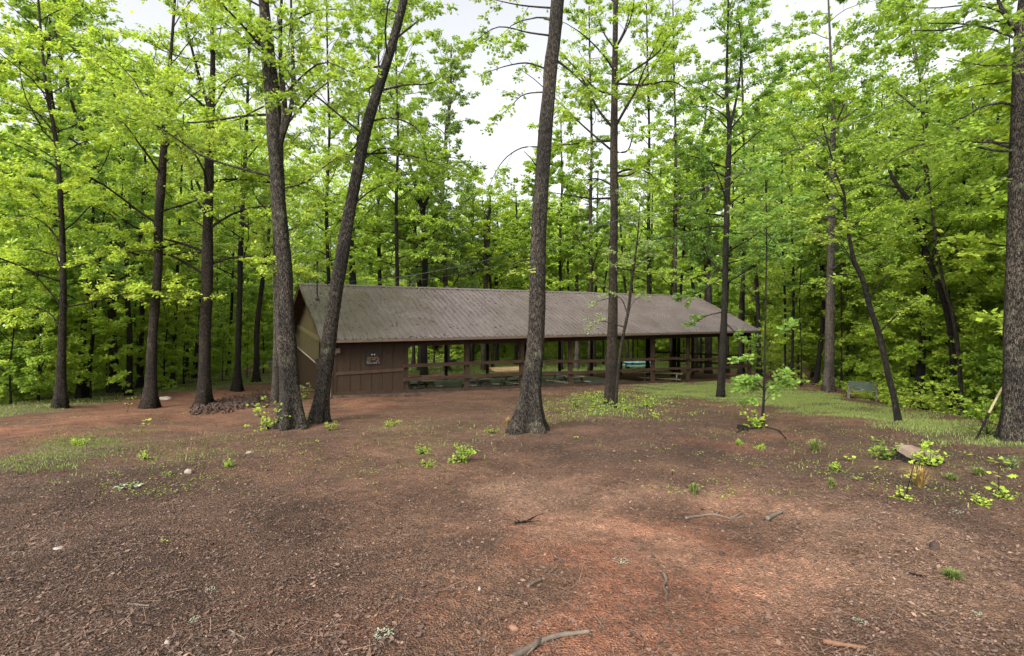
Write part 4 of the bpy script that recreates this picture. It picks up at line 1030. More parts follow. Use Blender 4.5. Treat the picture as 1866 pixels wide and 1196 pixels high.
# ---------------------------------------------------------------- woods around the clearing: built once per kind, then copied
def wood_tree(seed, hgt, r0, lo, n_limb, limb, bark, leaf, name="tree", size=.19, step=.27, sp=.5, dens=6, tm=QUAD, el=(.0, .7)):
    rng = np.random.default_rng(seed)
    o = bpy.data.objects.new(name, None); COL.objects.link(o)
    wob = rng.normal(0, .012 * hgt, (5, 2))
    P = np.array([[wob[i, 0] * i * .4, wob[i, 1] * i * .4, hgt * i / 4, r0 * (1, .8, .66, .45, .12)[i]] for i in range(5)])
    Q = spline(P, 26); sides = 9
    th = np.arange(sides) * 2 * np.pi / sides
    wood = MB(); lob = 1 + .7 * np.exp(-Q[:, 2] / .35)[:, None] * (.6 + .4 * np.cos(th * 4)) + rng.normal(0, .03, (26, sides))
    Qp = Q[:, :3].copy(); Qp[0, 2] -= .4
    wood.tube(Qp, Q[:, 3], sides, lobes=lob)
    lv = Leaves(); ga = rng.random() * 6
    for i in range(n_limb):
        z = lo + (hgt - lo) * ((i + .5) / n_limb) ** 1.35; j = np.argmin(abs(Q[:, 2] - z)); ga += 2.4 + rng.normal(0, .35)
        f_ = (z - lo) / (hgt - lo); e = rng.uniform(*el) + .5 * f_
        L = rng.uniform(*limb) * (1 - .55 * f_ ** 1.6) * (.75 + .25 * min(1, f_ * 4))
        A = curve_limb(rng, Q[j, :3], (math.cos(ga) * math.cos(e), math.sin(ga) * math.cos(e), math.sin(e)), L, 7, droop=.1, wob=.1)
        foliate(rng, wood, lv, A, Q[j, 3] * .35 + .006, sp=sp, step=step, k=dens, spread=size, fine=False, tint=rng.uniform(.25, .75), sides=5)
    wood.build("trunk", bark, o)
    cr = MB(); k = lv.emit(rng, cr, size, tm); cr.build("crown", leaf, o)
    return o

kinds = [wood_tree(201, 23, .17, 3.4, 40, (3.2, 5.6), BARK_DK, LEAF), wood_tree(202, 21, .13, 2.0, 40, (3, 5), BARK_RED, LEAF_BR), wood_tree(203, 25, .2, 4.6, 40, (3.4, 6), BARK, LEAF),
         wood_tree(204, 17, .09, 1.5, 36, (2.4, 4.2), BARK_DK, LEAF_BR), wood_tree(205, 19, .11, 2.5, 38, (2.6, 4.8), BARK_RED, LEAF), wood_tree(206, 14, .07, 1.0, 30, (1.8, 3.4), BARK_DK, LEAF_BR)]
young = [wood_tree(211, 5.5, .035, .5, 20, (1, 2.1), BARK_DK, LEAF, "sapling", size=.10, step=.10, sp=.22), wood_tree(212, 4, .025, .3, 16, (.9, 1.7), BARK_DK, LEAF_BR, "sapling", size=.095, step=.10, sp=.22),
         wood_tree(213, 7.5, .05, .8, 24, (1.2, 2.6), BARK_RED, LEAF_BR, "sapling", size=.11, step=.11, sp=.25), wood_tree(214, 2.2, .018, .12, 14, (.6, 1.1), BARK_DK, LEAF, "sapling", size=.085, step=.09, sp=.2)]
used = set()
heroes = [(o.location.x, o.location.y) for o in bpy.data.objects if o.get("category") == "tree"]
def in_shelter(x, y, m=2.5):
    s_ = (x - P0[0]) * .857 + (y - P0[1]) * .515; t_ = -(x - P0[0]) * .515 + (y - P0[1]) * .857
    return -3.6 - m < s_ < 24.6 + m and -2 - m < t_ < W + m
ZL = {"left": ("tree in the thick woods on the slope beyond the left edge of the clearing", "trees in the woods left of the clearing"),
      "right": ("tree in the thick woods below the grass bank at the right", "trees in the woods right of the clearing"),
      "back": ("tree in the woods beyond the road far behind the shelter", "trees in the woods far behind the shelter")}
YL = {"left": ("leafy young tree in the undergrowth beyond the left edge of the clearing", "young trees left of the clearing"),
      "right": ("leafy young tree in the undergrowth below the grass bank at the right", "young trees right of the clearing"),
      "back": ("leafy young tree at the edge of the woods behind the shelter", "young trees behind the shelter")}
def zone(x, y):
    if x < edge_left(y) + 1.5 or (x < -14 and y < 55): return "left"
    if x > edge_right(y) - 1.5: return "right"
    return "back"
def place(protos, x, y, sc, rng, labels, wt):
    k_ = rng.choice(len(protos), p=wt); pr = protos[k_]; z_ = zone(x, y)
    lab, grp = labels[z_]
    loc = (x, y, h1(x, y) - .05); rz = rng.random() * 6.28
    if k_ in used_k[id(protos)]: r = copy_tree(pr, loc, rz, sc)
    else:
        used_k[id(protos)].add(k_); r = pr; r.location = loc; r.rotation_euler = (0, 0, rz); r.scale = (sc,) * 3
    r["label"] = lab; r["group"] = grp; r["category"] = "tree" if protos is kinds else "sapling"
    return r
used_k = {id(kinds): set(), id(young): set()}
rng = np.random.default_rng(77)
pts_ = list(heroes); cnt = 0; tries = 0
while cnt < 150 and tries < 30000:
    tries += 1
    y = rng.uniform(10, 92) ; x = rng.uniform(-1.12 * y - 3, 1.12 * y + 3)
    zz = zone(x, y)
    k_px = HX + F * x / y
    if zz == "back" and (y < 44 or (y < 64 and (700 < k_px < 1045 or rng.random() < .85))): continue
    if zz == "left" and x > edge_left(y) - .8: continue
    if zz == "right" and x < edge_right(y) + .8: continue
    if in_shelter(x, y): continue
    md = 3.0 if y < 30 else (4.0 if y < 55 else 4.6)
    if any((x - a) ** 2 + (y - b_) ** 2 < md * md for a, b_ in pts_): continue
    k_px = HX + F * x / y
    sc = rng.uniform(.8, 1.12)
    if 740 < k_px < 1040:
        if y < 62: continue
        sc *= .95
    if y < 20 and -.99 < x / y < .99 and abs(x) < 16 and rng.random() < .5: continue
    pts_.append((x, y)); cnt += 1
    place(kinds, x, y, sc, rng, ZL, [.2, .2, .18, .14, .16, .12])
cnt = 0; tries = 0; yp = []
while cnt < 290 and tries < 40000:
    tries += 1
    y = 9 + 80 * rng.random() ** 1.3; x = rng.uniform(-1.1 * y - 2, 1.1 * y + 2); zz = zone(x, y)
    if zz == "back" and y < 62: continue
    if zz == "left" and not (edge_left(y) - 15 < x < edge_left(y) - 1.0): continue
    if zz == "right" and not (edge_right(y) + 1.2 < x < edge_right(y) + 15): continue
    if in_shelter(x, y): continue
    if any((x - a) ** 2 + (y - b_) ** 2 < 1.5 ** 2 for a, b_ in yp): continue
    yp.append((x, y)); cnt += 1
    place(young, x, y, rng.uniform(.9, 1.5) * (1.3 if y > 55 else (.8 if y < 22 else 1)), rng, YL, [.32, .25, .25, .18])

for px, y in ((20, 18.5), (70, 20), (165, 21), (195, 24), (300, 27), (335, 31), (405, 33), (450, 37), (15, 24), (120, 25), (250, 30), (480, 42), (1405, 37), (1455, 33), (1500, 33), (1545, 30), (1605, 26), (1650, 22.5), (1700, 21), (1725, 19), (1790, 18), (1815, 17), (1640, 29), (1750, 24)):
    x = (px - HX) / F * y
    place(young, x, y, rng.uniform(.9, 1.25), rng, YL, [.35, .3, .3, .05])
# the far woods read as one leafy mass
rng = np.random.default_rng(5)
n_ = 420000
ang = rng.uniform(-1.15, 1.15, n_); sd2 = smooth(.3, .6, abs(np.tan(ang * .78) * .92)); rad = rng.uniform(88, 108, n_) - sd2 * rng.uniform(10, 34, n_)
x = rad * np.tan(ang * .78) * .92; y = rad * 1.0
hgt = 22 + 15 * smooth(.12, .4, abs(x / y + .02)) + 4.5 * np.sin(x * .23) + 3 * np.sin(x * .61 + 2) + 2 * np.sin(x * 1.3)
z = H(x, y) - .5 + hgt * rng.random(n_) ** .85
cl = np.stack([x, y, z], -1)
nm = np.sin(x * .7) * np.sin(z * .9 + x * .3) + .6 * np.sin(x * 1.9 + z * 1.4)
keep = rng.random(n_) < np.clip(.75 + .45 * nm, .12, 1)
cl = cl[keep]; m_ = len(cl)
dv = rng.normal(0, 1, (m_, 3)); nv = np.stack([rng.normal(0, .6, m_), rng.normal(-.5, .5, m_), np.ones(m_) * .8], -1)
mb = MB(); add_leaves(mb, cl, dv, nv, .52 * rng.uniform(.6, 1.3, m_), np.clip(.55 + .25 * nm[keep] + rng.normal(0, .12, m_), 0, 1), QUAD)
tag(mb.build("distant_woods", LEAF_BR), "mass of pale green foliage of the distant woods seen between the trunks", "woods", kind="stuff")
mb = MB()
for _ in range(90):
    x0 = rng.uniform(-95, 95); y0 = rng.uniform(88, 105); z0 = h1(x0, y0)
    mb.tube([(x0, y0, z0 - .5), (x0 + rng.normal(0, .2), y0, z0 + 7), (x0 + rng.normal(0, .5), y0, z0 + 15)], [.2, .15, .06], 5)
tag(mb.build("distant_trunks", BARK_DK), "dark stems deep in the distant woods", "woods", kind="stuff")

# ---------------------------------------------------------------- forest litter, grass
rng = np.random.default_rng(9)
def scatter(n_, ymin, ymax, pw=1.6):
    y = ymin + (ymax - ymin) * rng.random(n_) ** pw
    return rng.uniform(-1.08, 1.08, n_) * y, y
M_lit, n, l = new_mat("leaf_litter")
at = N(n, "ShaderNodeAttribute", attribute_name="tint")
r = ramp(n, [(0, (.02, .012, .008)), (.3, (.055, .032, .022)), (.55, (.115, .067, .045)), (.8, (.20, .125, .085)), (1, (.3, .22, .155))]); l.new(at.outputs['Fac'], r.inputs[0])
p = N(n, "ShaderNodeBsdfPrincipled"); l.new(r.outputs[0], p.inputs['Base Color']); p.inputs['Roughness'].default_value = .7
o = N(n, "ShaderNodeOutputMaterial"); l.new(p.outputs[0], o.inputs[0])
x, y = scatter(360000, 1.9, 20, 1.6)
mc = mask(x, y, CLAY, .5); mp_ = mask(x, y, PALE, .7)
keep = rng.random(len(x)) < (1 - .55 * mc)
x, y, mp_ = x[keep], y[keep], mp_[keep]; m_ = len(x)
sz = np.minimum(rng.lognormal(-4.5, .48, m_), .045) * (1 + .035 * y)
ti = np.clip(rng.normal(.40, .15, m_) + .16 * mp_ + (rng.random(m_) < .004) * .3, 0, 1)
CHIP = (np.array([(0, 0, 0), (.4, .26, .1), (1, .05, .16), (.55, -.3, .04)]), np.array([(0, 3, 2, 1)]))
th = rng.random(m_) * 6.28
mb = MB(); add_leaves(mb, np.stack([x, y, H(x, y) + .004 + .003 * rng.random(m_)], -1), np.stack([np.cos(th), np.sin(th), rng.normal(.05, .12, m_)], -1),
                      np.stack([rng.normal(0, .35, m_), rng.normal(0, .35, m_), np.ones(m_)], -1), sz, ti, CHIP)
x, y = scatter(16000, 1.9, 13, 1.6); th = rng.random(len(x)) * 6.28; m_ = len(x)   # needles and bits of twig
TW = (np.array([(0, -.012, 0), (1, -.01, .02), (1, .01, .02), (0, .012, 0)]), np.array([(0, 1, 2, 3)]))
add_leaves(mb, np.stack([x, y, H(x, y) + .008], -1), np.stack([np.cos(th), np.sin(th), rng.normal(0.03, .06, m_)], -1), np.tile([0, 0, 1.], (m_, 1)) + rng.normal(0, .2, (m_, 3)), rng.uniform(.04, .16, m_), rng.uniform(.1, .8, m_), TW)
tag(mb.build("leaf_litter", M_lit, None, False), "brown carpet of broken leaves, bark chips and twigs over the bare ground", "litter", kind="stuff")

def blades(name, label, x, y, hgt, mat, tint, wid=.012, lean=.5):
    m_ = len(x); th = rng.random(m_) * 6.28
    z = H(x, y) - .005
    b0 = np.stack([x, y, z], -1); hh = hgt * rng.uniform(.5, 1.3, m_)
    ld = np.stack([np.cos(th), np.sin(th), np.zeros(m_)], -1) * (rng.random((m_, 1)) * lean) * hh[:, None]
    sd_ = np.stack([-np.sin(th), np.cos(th), np.zeros(m_)], -1) * (wid * (1 + .05 * y))[:, None] / 2
    mid = b0 + ld * .35 + np.array([0, 0, 1.]) * (hh * .6)[:, None]; tip = b0 + ld + np.array([0, 0, 1.]) * (hh * .95)[:, None]
    v = np.stack([b0 - sd_, b0 + sd_, mid + sd_ * .8, mid - sd_ * .8, tip + sd_ * .1, tip - sd_ * .1], 1)
    f = (np.arange(m_)[:, None, None] * 6 + np.array([(0, 1, 2, 3), (3, 2, 4, 5)])[None]).reshape(-1, 4)
    mb = MB(); mb.add(v.reshape(-1, 3), f, np.repeat(np.clip(tint + rng.normal(0, .18, m_), 0, 1), 6))
    return tag(mb.build(name, mat), label, "grass", kind="stuff")
def sample_mask(polys, soft, n_, ymin, ymax, xl=-30, xr=30):
    x = rng.uniform(xl, xr, n_); y = rng.uniform(ymin, ymax, n_); ok = abs(x) < 1.1 * y
    x, y = x[ok], y[ok]
    k = rng.random(len(x)) < mask(x, y, polys, soft) * np.clip(.55 + .6 * np.sin(x * 1.7 + 2 * np.sin(y * .9)) * np.sin(y * 1.9 + x), .12, 1)
    return x[k], y[k]
x, y = sample_mask(GRASSP[:1], 1.2, 700000, 9.5, 34, 1, 27); k = rng.random(len(x)) < np.interp(x, [4, 10], [.12, 1]); x, y = x[k], y[k]; ok = ~in_shelter(x, y, -1) if False else np.ones(len(x), bool)
blades("grass", "band of fresh green grass running down the right bank past the bench", x, y, .055, GRASS, .55, .007)
x, y = sample_mask(GRASSP[1:2], 1.2, 36000, 7.5, 12, -14, -4)
blades("grass", "patch of thin green grass on the brown ground at the left", x, y, .035, GRASS, .45, .007)
x, y = sample_mask(GRASSP[2:3], .6, 120000, 15, 60, -32, -8)
blades("grass", "strip of short grass along the far edge of the left clearing", x, y, .06, GRASS, .5, .012)
x, y = sample_mask(GRASSP[3:4], 1.6, 20000, 13, 26, 0, 8)
blades("weeds", "low weeds around the foot of the brown trunk before the shelter", x, y, .06, GRASS, .5, .012)
x, y = sample_mask(GRASSP[3:4], 1.7, 24000, 13, 26, 0, 8); k = np.sin(x * 4.1 + 1) * np.sin(y * 3.3) + rng.normal(0, .4, len(x)) > .15; x, y = x[k], y[k]; m_ = len(x)
mb = MB(); add_leaves(mb, np.stack([x, y, H(x, y) + .28 * rng.random(m_) ** 1.5], -1), rng.normal(0, 1, (m_, 3)) * [1, 1, .4], np.stack([rng.normal(0, .5, m_), rng.normal(0, .5, m_), np.ones(m_)], -1), .055 * rng.uniform(.6, 1.3, m_), np.clip(rng.normal(.4, .2, m_), 0, 1), DUAL)
tag(mb.build("weeds", LEAF), "ankle-high leafy weeds spreading round the brown trunk before the shelter", "weeds", kind="stuff")
x, y = sample_mask(GRASSP[4:5], 1.5, 150000, 39, 72, -30, 38)
blades("grass", "thin lawn behind the shelter", x, y, .12, GRASS, .45, .03)
x, y = sample_mask(SPARSE, .8, 26000, 5.5, 14, -12, 12); k = rng.random(len(x)) < .22
blades("grass", "scattered wisps of grass on the brown ground", x[k], y[k], .06, GRASS, .45)
n_ = 9000; x, y = scatter(n_, 6, 24, 1.1); k = (np.sin(x * 1.3 + 2 * np.sin(y * .7)) * np.sin(y * 1.1 + x * .6) + rng.normal(0, .35, n_) > .45) & (H(x, y) > -2.6); x, y = x[k], y[k]
cx_, cy_ = np.repeat(x, 5) + rng.normal(0, .05, len(x) * 5), np.repeat(y, 5) + rng.normal(0, .05, len(x) * 5); m_ = len(cx_)
mb = MB(); add_leaves(mb, np.stack([cx_, cy_, H(cx_, cy_) + .01 + .035 * rng.random(m_)], -1), rng.normal(0, 1, (m_, 3)) * [1, 1, .3], np.stack([rng.normal(0, .4, m_), rng.normal(0, .4, m_), np.ones(m_)], -1), .022 * rng.uniform(.5, 1.3, m_), np.clip(rng.normal(.35, .2, m_), 0, 1), QUAD)
tag(mb.build("creeping_weeds", LEAF), "tiny creeping weeds freckling the bare brown ground", "weeds", kind="stuff")
# leafy ground cover on the slopes beyond the crest
for zz, lab in (("left", "knee-high leafy undergrowth on the slope beyond the left edge"), ("right", "knee-high leafy undergrowth at the foot of the right bank"), ("back", "leafy undergrowth at the edge of the woods behind the shelter")):
    n_ = 90000
    y = rng.uniform(9, 90, n_) if zz != "back" else rng.uniform(62, 92, n_)
    if zz == "left": x = edge_left(y) - .2 - 20 * rng.random(n_) ** 1.5
    elif zz == "right": x = edge_right(y) + .6 + 20 * rng.random(n_) ** 1.5
    else: x = rng.uniform(-60, 60, n_)
    ok = abs(x) < 1.12 * y; x, y = x[ok], y[ok]; m_ = len(x)
    hum = np.clip(.5 + .6 * np.sin(x * 1.1 + np.sin(y)) * np.sin(y * .8 + 1), .05, 1)
    z = H(x, y) + hum * rng.random(m_) * (.9 if zz != "back" else 1.6)
    mb = MB(); add_leaves(mb, np.stack([x, y, z], -1), rng.normal(0, 1, (m_, 3)) * [1, 1, .4], np.stack([rng.normal(0, .5, m_), rng.normal(0, .5, m_), np.ones(m_)], -1), .10 * (1 + y * .018) * rng.uniform(.6, 1.3, m_), np.clip(rng.normal(.4, .2, m_), 0, 1), QUAD)
    tag(mb.build("undergrowth", LEAF_BR), lab, "undergrowth", kind="stuff")

# ---------------------------------------------------------------- seedlings and weeds
def seedling(px, py, hpx, wpx, label, leaf=LEAF_BR, kind="upright", name="seedling", seed=0, cat="seedling", Y=None):
    rng = np.random.default_rng(seed + 500)
    if Y is None: x, y = ground_px(px, py)
    else: y = Y; x = (px - HX) / F * y
    z = h1(x, y); h_ = hpx / F * y; w_ = wpx / F * y / 2
    o = root(name, label, cat, (x, y, z)); st = MB(); lf = MB()
    if kind == "bush":
        lv = Leaves()
        for i in range(9 if hpx < 30 else 16):
            a = rng.random() * 6.28; e = rng.uniform(.25, 1.3)
            A = curve_limb(rng, (0, 0, 0), (math.cos(a) * math.cos(e), math.sin(a) * math.cos(e), math.sin(e)), max(h_ * math.sin(e), w_ * math.cos(e)), 5, wob=.12)
            st.tube(A, np.linspace(.006, .002, 5), 4); lv.along(rng, A, h_ / 6, 1, .03, .45)
        lv.emit(rng, lf, min(.075 if hpx > 36 else .055, max(.03, h_ * .14)), LOBED)
    elif kind == "tuft":
        m_ = 130; th = rng.random(m_) * 6.28; ln = h_ * rng.uniform(.5, 1.1, m_); q = rng.uniform(.1, 1, m_)
        for a, L_, q_ in zip(th, ln, q):
            d = np.array([math.cos(a), math.sin(a)]); s_ = np.array([-d[1], d[0]]) * .004
            p0 = d * .03 * q_; p1 = p0 + d * w_ * q_ * .5; p2 = p0 + d * w_ * q_ * 1.1
            lf.add([(*(p0 - s_), 0), (*(p0 + s_), 0), (*(p1 + s_), L_ * .75), (*(p1 - s_), L_ * .75), (*(p2 + s_ * .2), L_ * (1 - .4 * q_)), (*(p2 - s_ * .2), L_ * (1 - .4 * q_))], [(0, 1, 2, 3), (3, 2, 4, 5)], rng.random())
    else:
        tiers = 3 if hpx > 40 else (2 if hpx > 20 else 1)
        A = curve_limb(rng, (0, 0, -.01), (rng.normal(0, .1), rng.normal(0, .1), 1), h_, 6, wob=.06); st.tube(A, np.linspace(.006, .0025, 6), 5)
        ls = min(w_ * .55, .085)
        for t_ in range(tiers):
            c_ = A[-1] if t_ == 0 else A[max(1, 5 - t_ * 2)]
            m_ = 7 if t_ == 0 else 5; th = np.linspace(0, 6.28, m_, endpoint=False) + rng.normal(0, .25, m_)
            d = np.stack([np.cos(th), np.sin(th), rng.uniform(-.1, .35, m_)], -1); off = rng.uniform(.1, .6, (m_, 1)) * (w_ - ls * .5 if w_ > ls * .5 else 0)
            for a in range(m_): st.tube([c_, c_ + d[a] * off[a]], .0018, 3)
            add_leaves(lf, c_ + d * off, d, np.stack([rng.normal(0, .3, m_), rng.normal(0, .3, m_), np.ones(m_)], -1), ls * rng.uniform(.7, 1.2, m_), np.clip(rng.normal(.6, .15, m_), 0, 1), LOBED)
    if st.v: st.build("stem", BARK_DK, o)
    lf.build("leaves" if kind != "tuft" else "blades", leaf, o)
    return o
SD = seedling
SD(1618, 838, 40, 62, "low bushy plant with broad rounded leaves immediately left of the tree stump", LEAF, "bush")
SD(1668, 842, 18, 26, "small leafy sprig growing against the front of the tree stump", LEAF, "bush", seed=1)
SD(1692, 850, 46, 26, "bright green shoots overlapping the right end of the tree stump", LEAF_BR, "bush", seed=2)
SD(1676, 888, 42, 52, "tuft of dry orange straw-coloured grass in front of the tree stump", STRAW, "tuft", "grass_tuft", 3, "grass tuft")
SD(1651, 905, 68, 30, "red-stemmed seedling with leaves at its top and foot, left of the straw tuft", LEAF_BR, "upright", seed=4)
SD(1644, 910, 22, 34, "clump of upright green leaves at the foot of the red-stemmed seedling", LEAF_BR, "bush", seed=5)
SD(1753, 838, 14, 30, "lone bright leaf cluster right of the tree stump", LEAF_BR, seed=6)
SD(1821, 905, 66, 60, "tallest seedling at the right, with two tiers of large drooping leaves", LEAF_BR, seed=7)
SD(1832, 908, 24, 44, "grassy green clump at the foot of the tallest right-hand seedling", LEAF_BR, "bush", seed=8)
SD(1789, 922, 20, 34, "low pale green clump below and left of the tallest right-hand seedling", LEAF_BR, "bush", seed=9)
SD(1785, 868, 18, 30, "wispy grass tuft between the lone leaf cluster and the tallest seedling", GRASS, "tuft", "grass_tuft", 10, "grass tuft")
SD(1733, 875, 14, 26, "pale green tuft under the lone leaf cluster", GRASS, "tuft", "grass_tuft", 11, "grass tuft")
SD(1484, 822, 24, 34, "spiky grass-like plant on dark soil in the middle of the right side", GRASS, "tuft", "grass_tuft", 12, "grass tuft")
SD(1547, 842, 9, 26, "small yellow-green plant right of the spiky one", LEAF_BR, seed=13)
SD(1524, 858, 14, 28, "thin weed with small leaves below the spiky plant", LEAF, "bush", seed=14)
SD(1562, 877, 10, 26, "yellow leaf rosette lying low on the soil", LEAF_BR, seed=15)
SD(1598, 862, 10, 22, "flat green weed between the yellow rosette and the bushy plant", LEAF, seed=16)
SD(1515, 890, 22, 12, "upright thin blade of grass below the thin weed", GRASS, "tuft", "grass_tuft", 17, "grass tuft")
SD(1265, 900, 22, 16, "single small grass tuft alone in the brown middle ground", GRASS, "tuft", "grass_tuft", 18, "grass tuft")
SD(1735, 1055, 20, 30, "fresh grass sprig in the pale litter at the lower right", GRASS, "tuft", "grass_tuft", 19, "grass tuft")
SD(1225, 866, 12, 12, "tiny yellow-green seedling on the brown slope right of the central oak", LEAF_BR, seed=20)
SD(840, 842, 42, 30, "small twiggy bush on the bare ground left of the central oak", LEAF, "bush", seed=21)
SD(779, 852, 18, 22, "low broad-leaved weed left of the twiggy bush", LEAF_BR, "bush", seed=22)
SD(770, 828, 12, 40, "flat spread of weeds behind the low broad-leaved weed", LEAF, "bush", seed=23)
SD(717, 777, 9, 40, "low creeping clump of weeds midway between the leaning trunk and the central oak", LEAF_BR, "bush", seed=24)
SD(925, 778, 20, 18, "yellow grass tuft at the left foot of the central oak", STRAW, "tuft", "grass_tuft", 25, "grass tuft")
SD(897, 790, 12, 34, "leafy clump left of the yellow tuft by the central oak", LEAF, "bush", seed=26)
SD(1049, 802, 6, 16, "small light leaf cluster right of the central oak's base", LEAF_BR, seed=27)
SD(489, 782, 74, 46, "bright yellow-green sprouts growing at the left foot of the broken-topped oak", LEAF_BR, "bush", seed=28)
SD(556, 728, 34, 26, "pale green shoot in the gap between the two large left trunks", LEAF_BR, "bush", seed=29)
SD(557, 775, 26, 20, "fern-like leaves low between the two large left trunks", LEAF, "bush", seed=30)
SD(600, 785, 14, 46, "spreading green weeds at the right foot of the leaning trunk", LEAF_BR, "bush", seed=31)
SD(232, 752, 26, 22, "thin yellow-leaved seedling in front of the smooth left trunk", LEAF_BR, seed=32)
SD(276, 742, 20, 16, "leafy sprig growing at the very foot of the smooth left trunk", LEAF, "bush", seed=33)
SD(257, 788, 24, 24, "pale seedling on the upper rim of the left grass patch", LEAF_BR, seed=34)
SD(265, 838, 24, 40, "bright green clump at the lower right of the left grass patch", LEAF_BR, "bush", seed=35)
SD(140, 812, 12, 44, "green clump in the middle of the left grass patch", LEAF_BR, "bush", seed=36)
SD(418, 852, 14, 24, "small weed alone on the ground in the left middle", LEAF, "bush", seed=37)
SD(580, 812, 10, 12, "tiny two-leaved sprout below the leaning trunk", LEAF_BR, seed=38)
SD(301, 991, 8, 18, "small green leaf sprout in the dark litter at the lower left", LEAF_BR, seed=39)
SD(1376, 778, 42, 36, "bright yellow-green bush at the foot of the small sapling on the mound", LEAF_BR, "bush", seed=40)
SD(1050, 742, 26, 34, "leafy weed standing left in the green patch before the shelter", LEAF, "bush", seed=41)
SD(1082, 738, 28, 50, "dense light green weed next to the left side of the brown trunk", LEAF_BR, "bush", seed=42)
SD(1140, 748, 22, 40, "light green weed immediately right of the brown trunk", LEAF_BR, "bush", seed=43)
SD(1178, 742, 26, 40, "bushy weed at the right end of the green patch before the shelter", LEAF, "bush", seed=44)
SD(1196, 762, 12, 20, "small weed just below the right end of the green patch", LEAF_BR, "bush", seed=45)
SD(1842, 852, 24, 44, "grey-green weed against the foot of the broad right oak", LEAF_GY, "bush", seed=46)
SD(1800, 795, 92, 46, "thin leafy shrub between the pale leaning pole and the broad right oak", LEAF, "bush", seed=47)
SD(1345, 812, 10, 24, "green weed on the reddish soil below the mound", LEAF, "bush", seed=48)
SD(1385, 818, 8, 20, "small light weed right of the reddish soil patch", LEAF_BR, "bush", seed=49)
# the sapling on the mound
T("slender young maple on a little mound of dark roots",
  [(1389, 776, 6), (1391, 740, 5), (1393, 700, 4.5), (1394, 620, 3.5), (1396, 520, 3), (1397, 420, 2.6), (1395, 310, 2)],
  extra=[(2, 1.4, (1392, 712), (1375, 702), (1360, 700)), (2, 1.4, (1392, 708), (1410, 700), (1428, 697)), (2, 1.4, (1392, 722), (1380, 722), (1370, 728)), (2, 1.4, (1392, 730), (1402, 722), (1410, 715)),
         (2, 1, (1394, 640), (1415, 610), (1440, 590)), (2, 1, (1396, 430), (1380, 420), (1360, 415)), (2, 1.2, (1396, 420), (1410, 440), (1430, 450)), (2, 3, (1392, 705), (1365, 690), (1350, 705)), (2, 3, (1392, 700), (1420, 688), (1440, 700)), (2, 3, (1392, 715), (1385, 700), (1375, 690)),
         (2, 3, (1392, 718), (1400, 705), (1412, 700)), (1.5, 1, (1393, 680), (1380, 660), (1365, 650))], lo=4.4, n_limb=6, limb=(.5, 1), seed=120, bark=BARK_DK, leaf=LEAF_DK,
  size=.15, ext=.3, name="sapling", cat="sapling", flare=.3, sp=.25, step=.12, dens=3, keep=None)

# ---------------------------------------------------------------- small things on the ground
M_stump = surface_mat("cut_wood", [(.3, (.09, .06, .045)), (.7, (.22, .155, .12))], 6, .85, (1, 1, 1), .3, 30)
M_stick = surface_mat("dead_wood", [(.3, (.05, .038, .03)), (.7, (.16, .13, .10))], 5, .85, (1, 1, 1), .4, 40)
M_rock = surface_mat("rock", [(.3, (.02, .013, .01)), (.7, (.075, .045, .033))], 4, .9, bump=.6)
M_pale = surface_mat("pale_stone", [(.3, (.16, .13, .10)), (.7, (.30, .25, .2))], 5, .85, bump=.4)
rng = np.random.default_rng(31)
x, y = ground_px(1672, 842); z = h1(x, y)
x, y = ground_px(1668, 838); z = h1(x, y)
st = root("tree_stump", "low weathered tree stump cut at a slant, among weeds at the right", "stump", (x, y, z), .3)
mb = MB(); k = 22; th = np.arange(k) * 2 * np.pi / k
R = .25 * (1 + .08 * np.cos(3 * th + 1) + .05 * np.cos(7 * th))
rows = [(-.1, 1.6), (.0, 1.4), (.05, 1.12), (.11, 1.0)]
v = np.array([(R[j] * s_ * math.cos(th[j]) * 1.15, R[j] * s_ * math.sin(th[j]), h_ + (.07 * math.cos(th[j] - 1.4) if h_ > .06 else 0)) for h_, s_ in rows for j in range(k)])
f = [(i * k + j, i * k + (j + 1) % k, (i + 1) * k + (j + 1) % k, (i + 1) * k + j) for i in range(3) for j in range(k)]
mb.add(v, f); mb.build("stump_side", BARK_DK, st)
mb = MB(); tv = v[-k:] * [.985, .985, 1] + [0, 0, .003]; mb.add(np.vstack([[(0, 0, .115)], tv]), [(0, 1 + j, 1 + (j + 1) % k) for j in range(k)]); mb.build("cut_face", M_stump, st)

def stick(label, pix, w_px, mat=M_stick, name="stick", cat="stick", forks=(), lift=.012, sides=8):
    P = []
    for a, b_ in pix:
        x, y = ground_px(a, b_); P.append((x, y, h1(x, y)))
    P = spline(np.array([(*q, 0) for q in P]), 5 * len(P))[:, :3]
    r0 = w_px / 2 / F * P[:, 1].mean()
    P[:, 2] += r0 * .55 + lift * rng.random(len(P)) * .4
    o = root(name, label, cat, tuple(P[0]))
    b0 = P[0].copy(); mb = MB()
    mb.tube(P - b0, r0 * np.linspace(1, .55, len(P)) * rng.uniform(.85, 1.15, len(P)), sides)
    for fk in forks:
        Q_ = np.array([(*ground_px(a, b_), 0) for a, b_ in fk]); Q_[:, 2] = [h1(a, b_) + .02 for a, b_, _ in Q_]
        mb.tube(Q_ - b0, r0 * np.linspace(.6, .2, len(Q_)), 6)
    mb.build("wood", mat, o)
    return o
stick("long thin curved stick lying on the red-brown ground right of centre", [(1249, 946), (1275, 942), (1305, 940), (1335, 947), (1357, 942)], 5, forks=[[(1335, 947), (1352, 938), (1342, 930)], [(1305, 940), (1312, 935)]])
stick("short stout piece of dead wood beside the long curved stick", [(1397, 948), (1410, 942), (1425, 935)], 9)
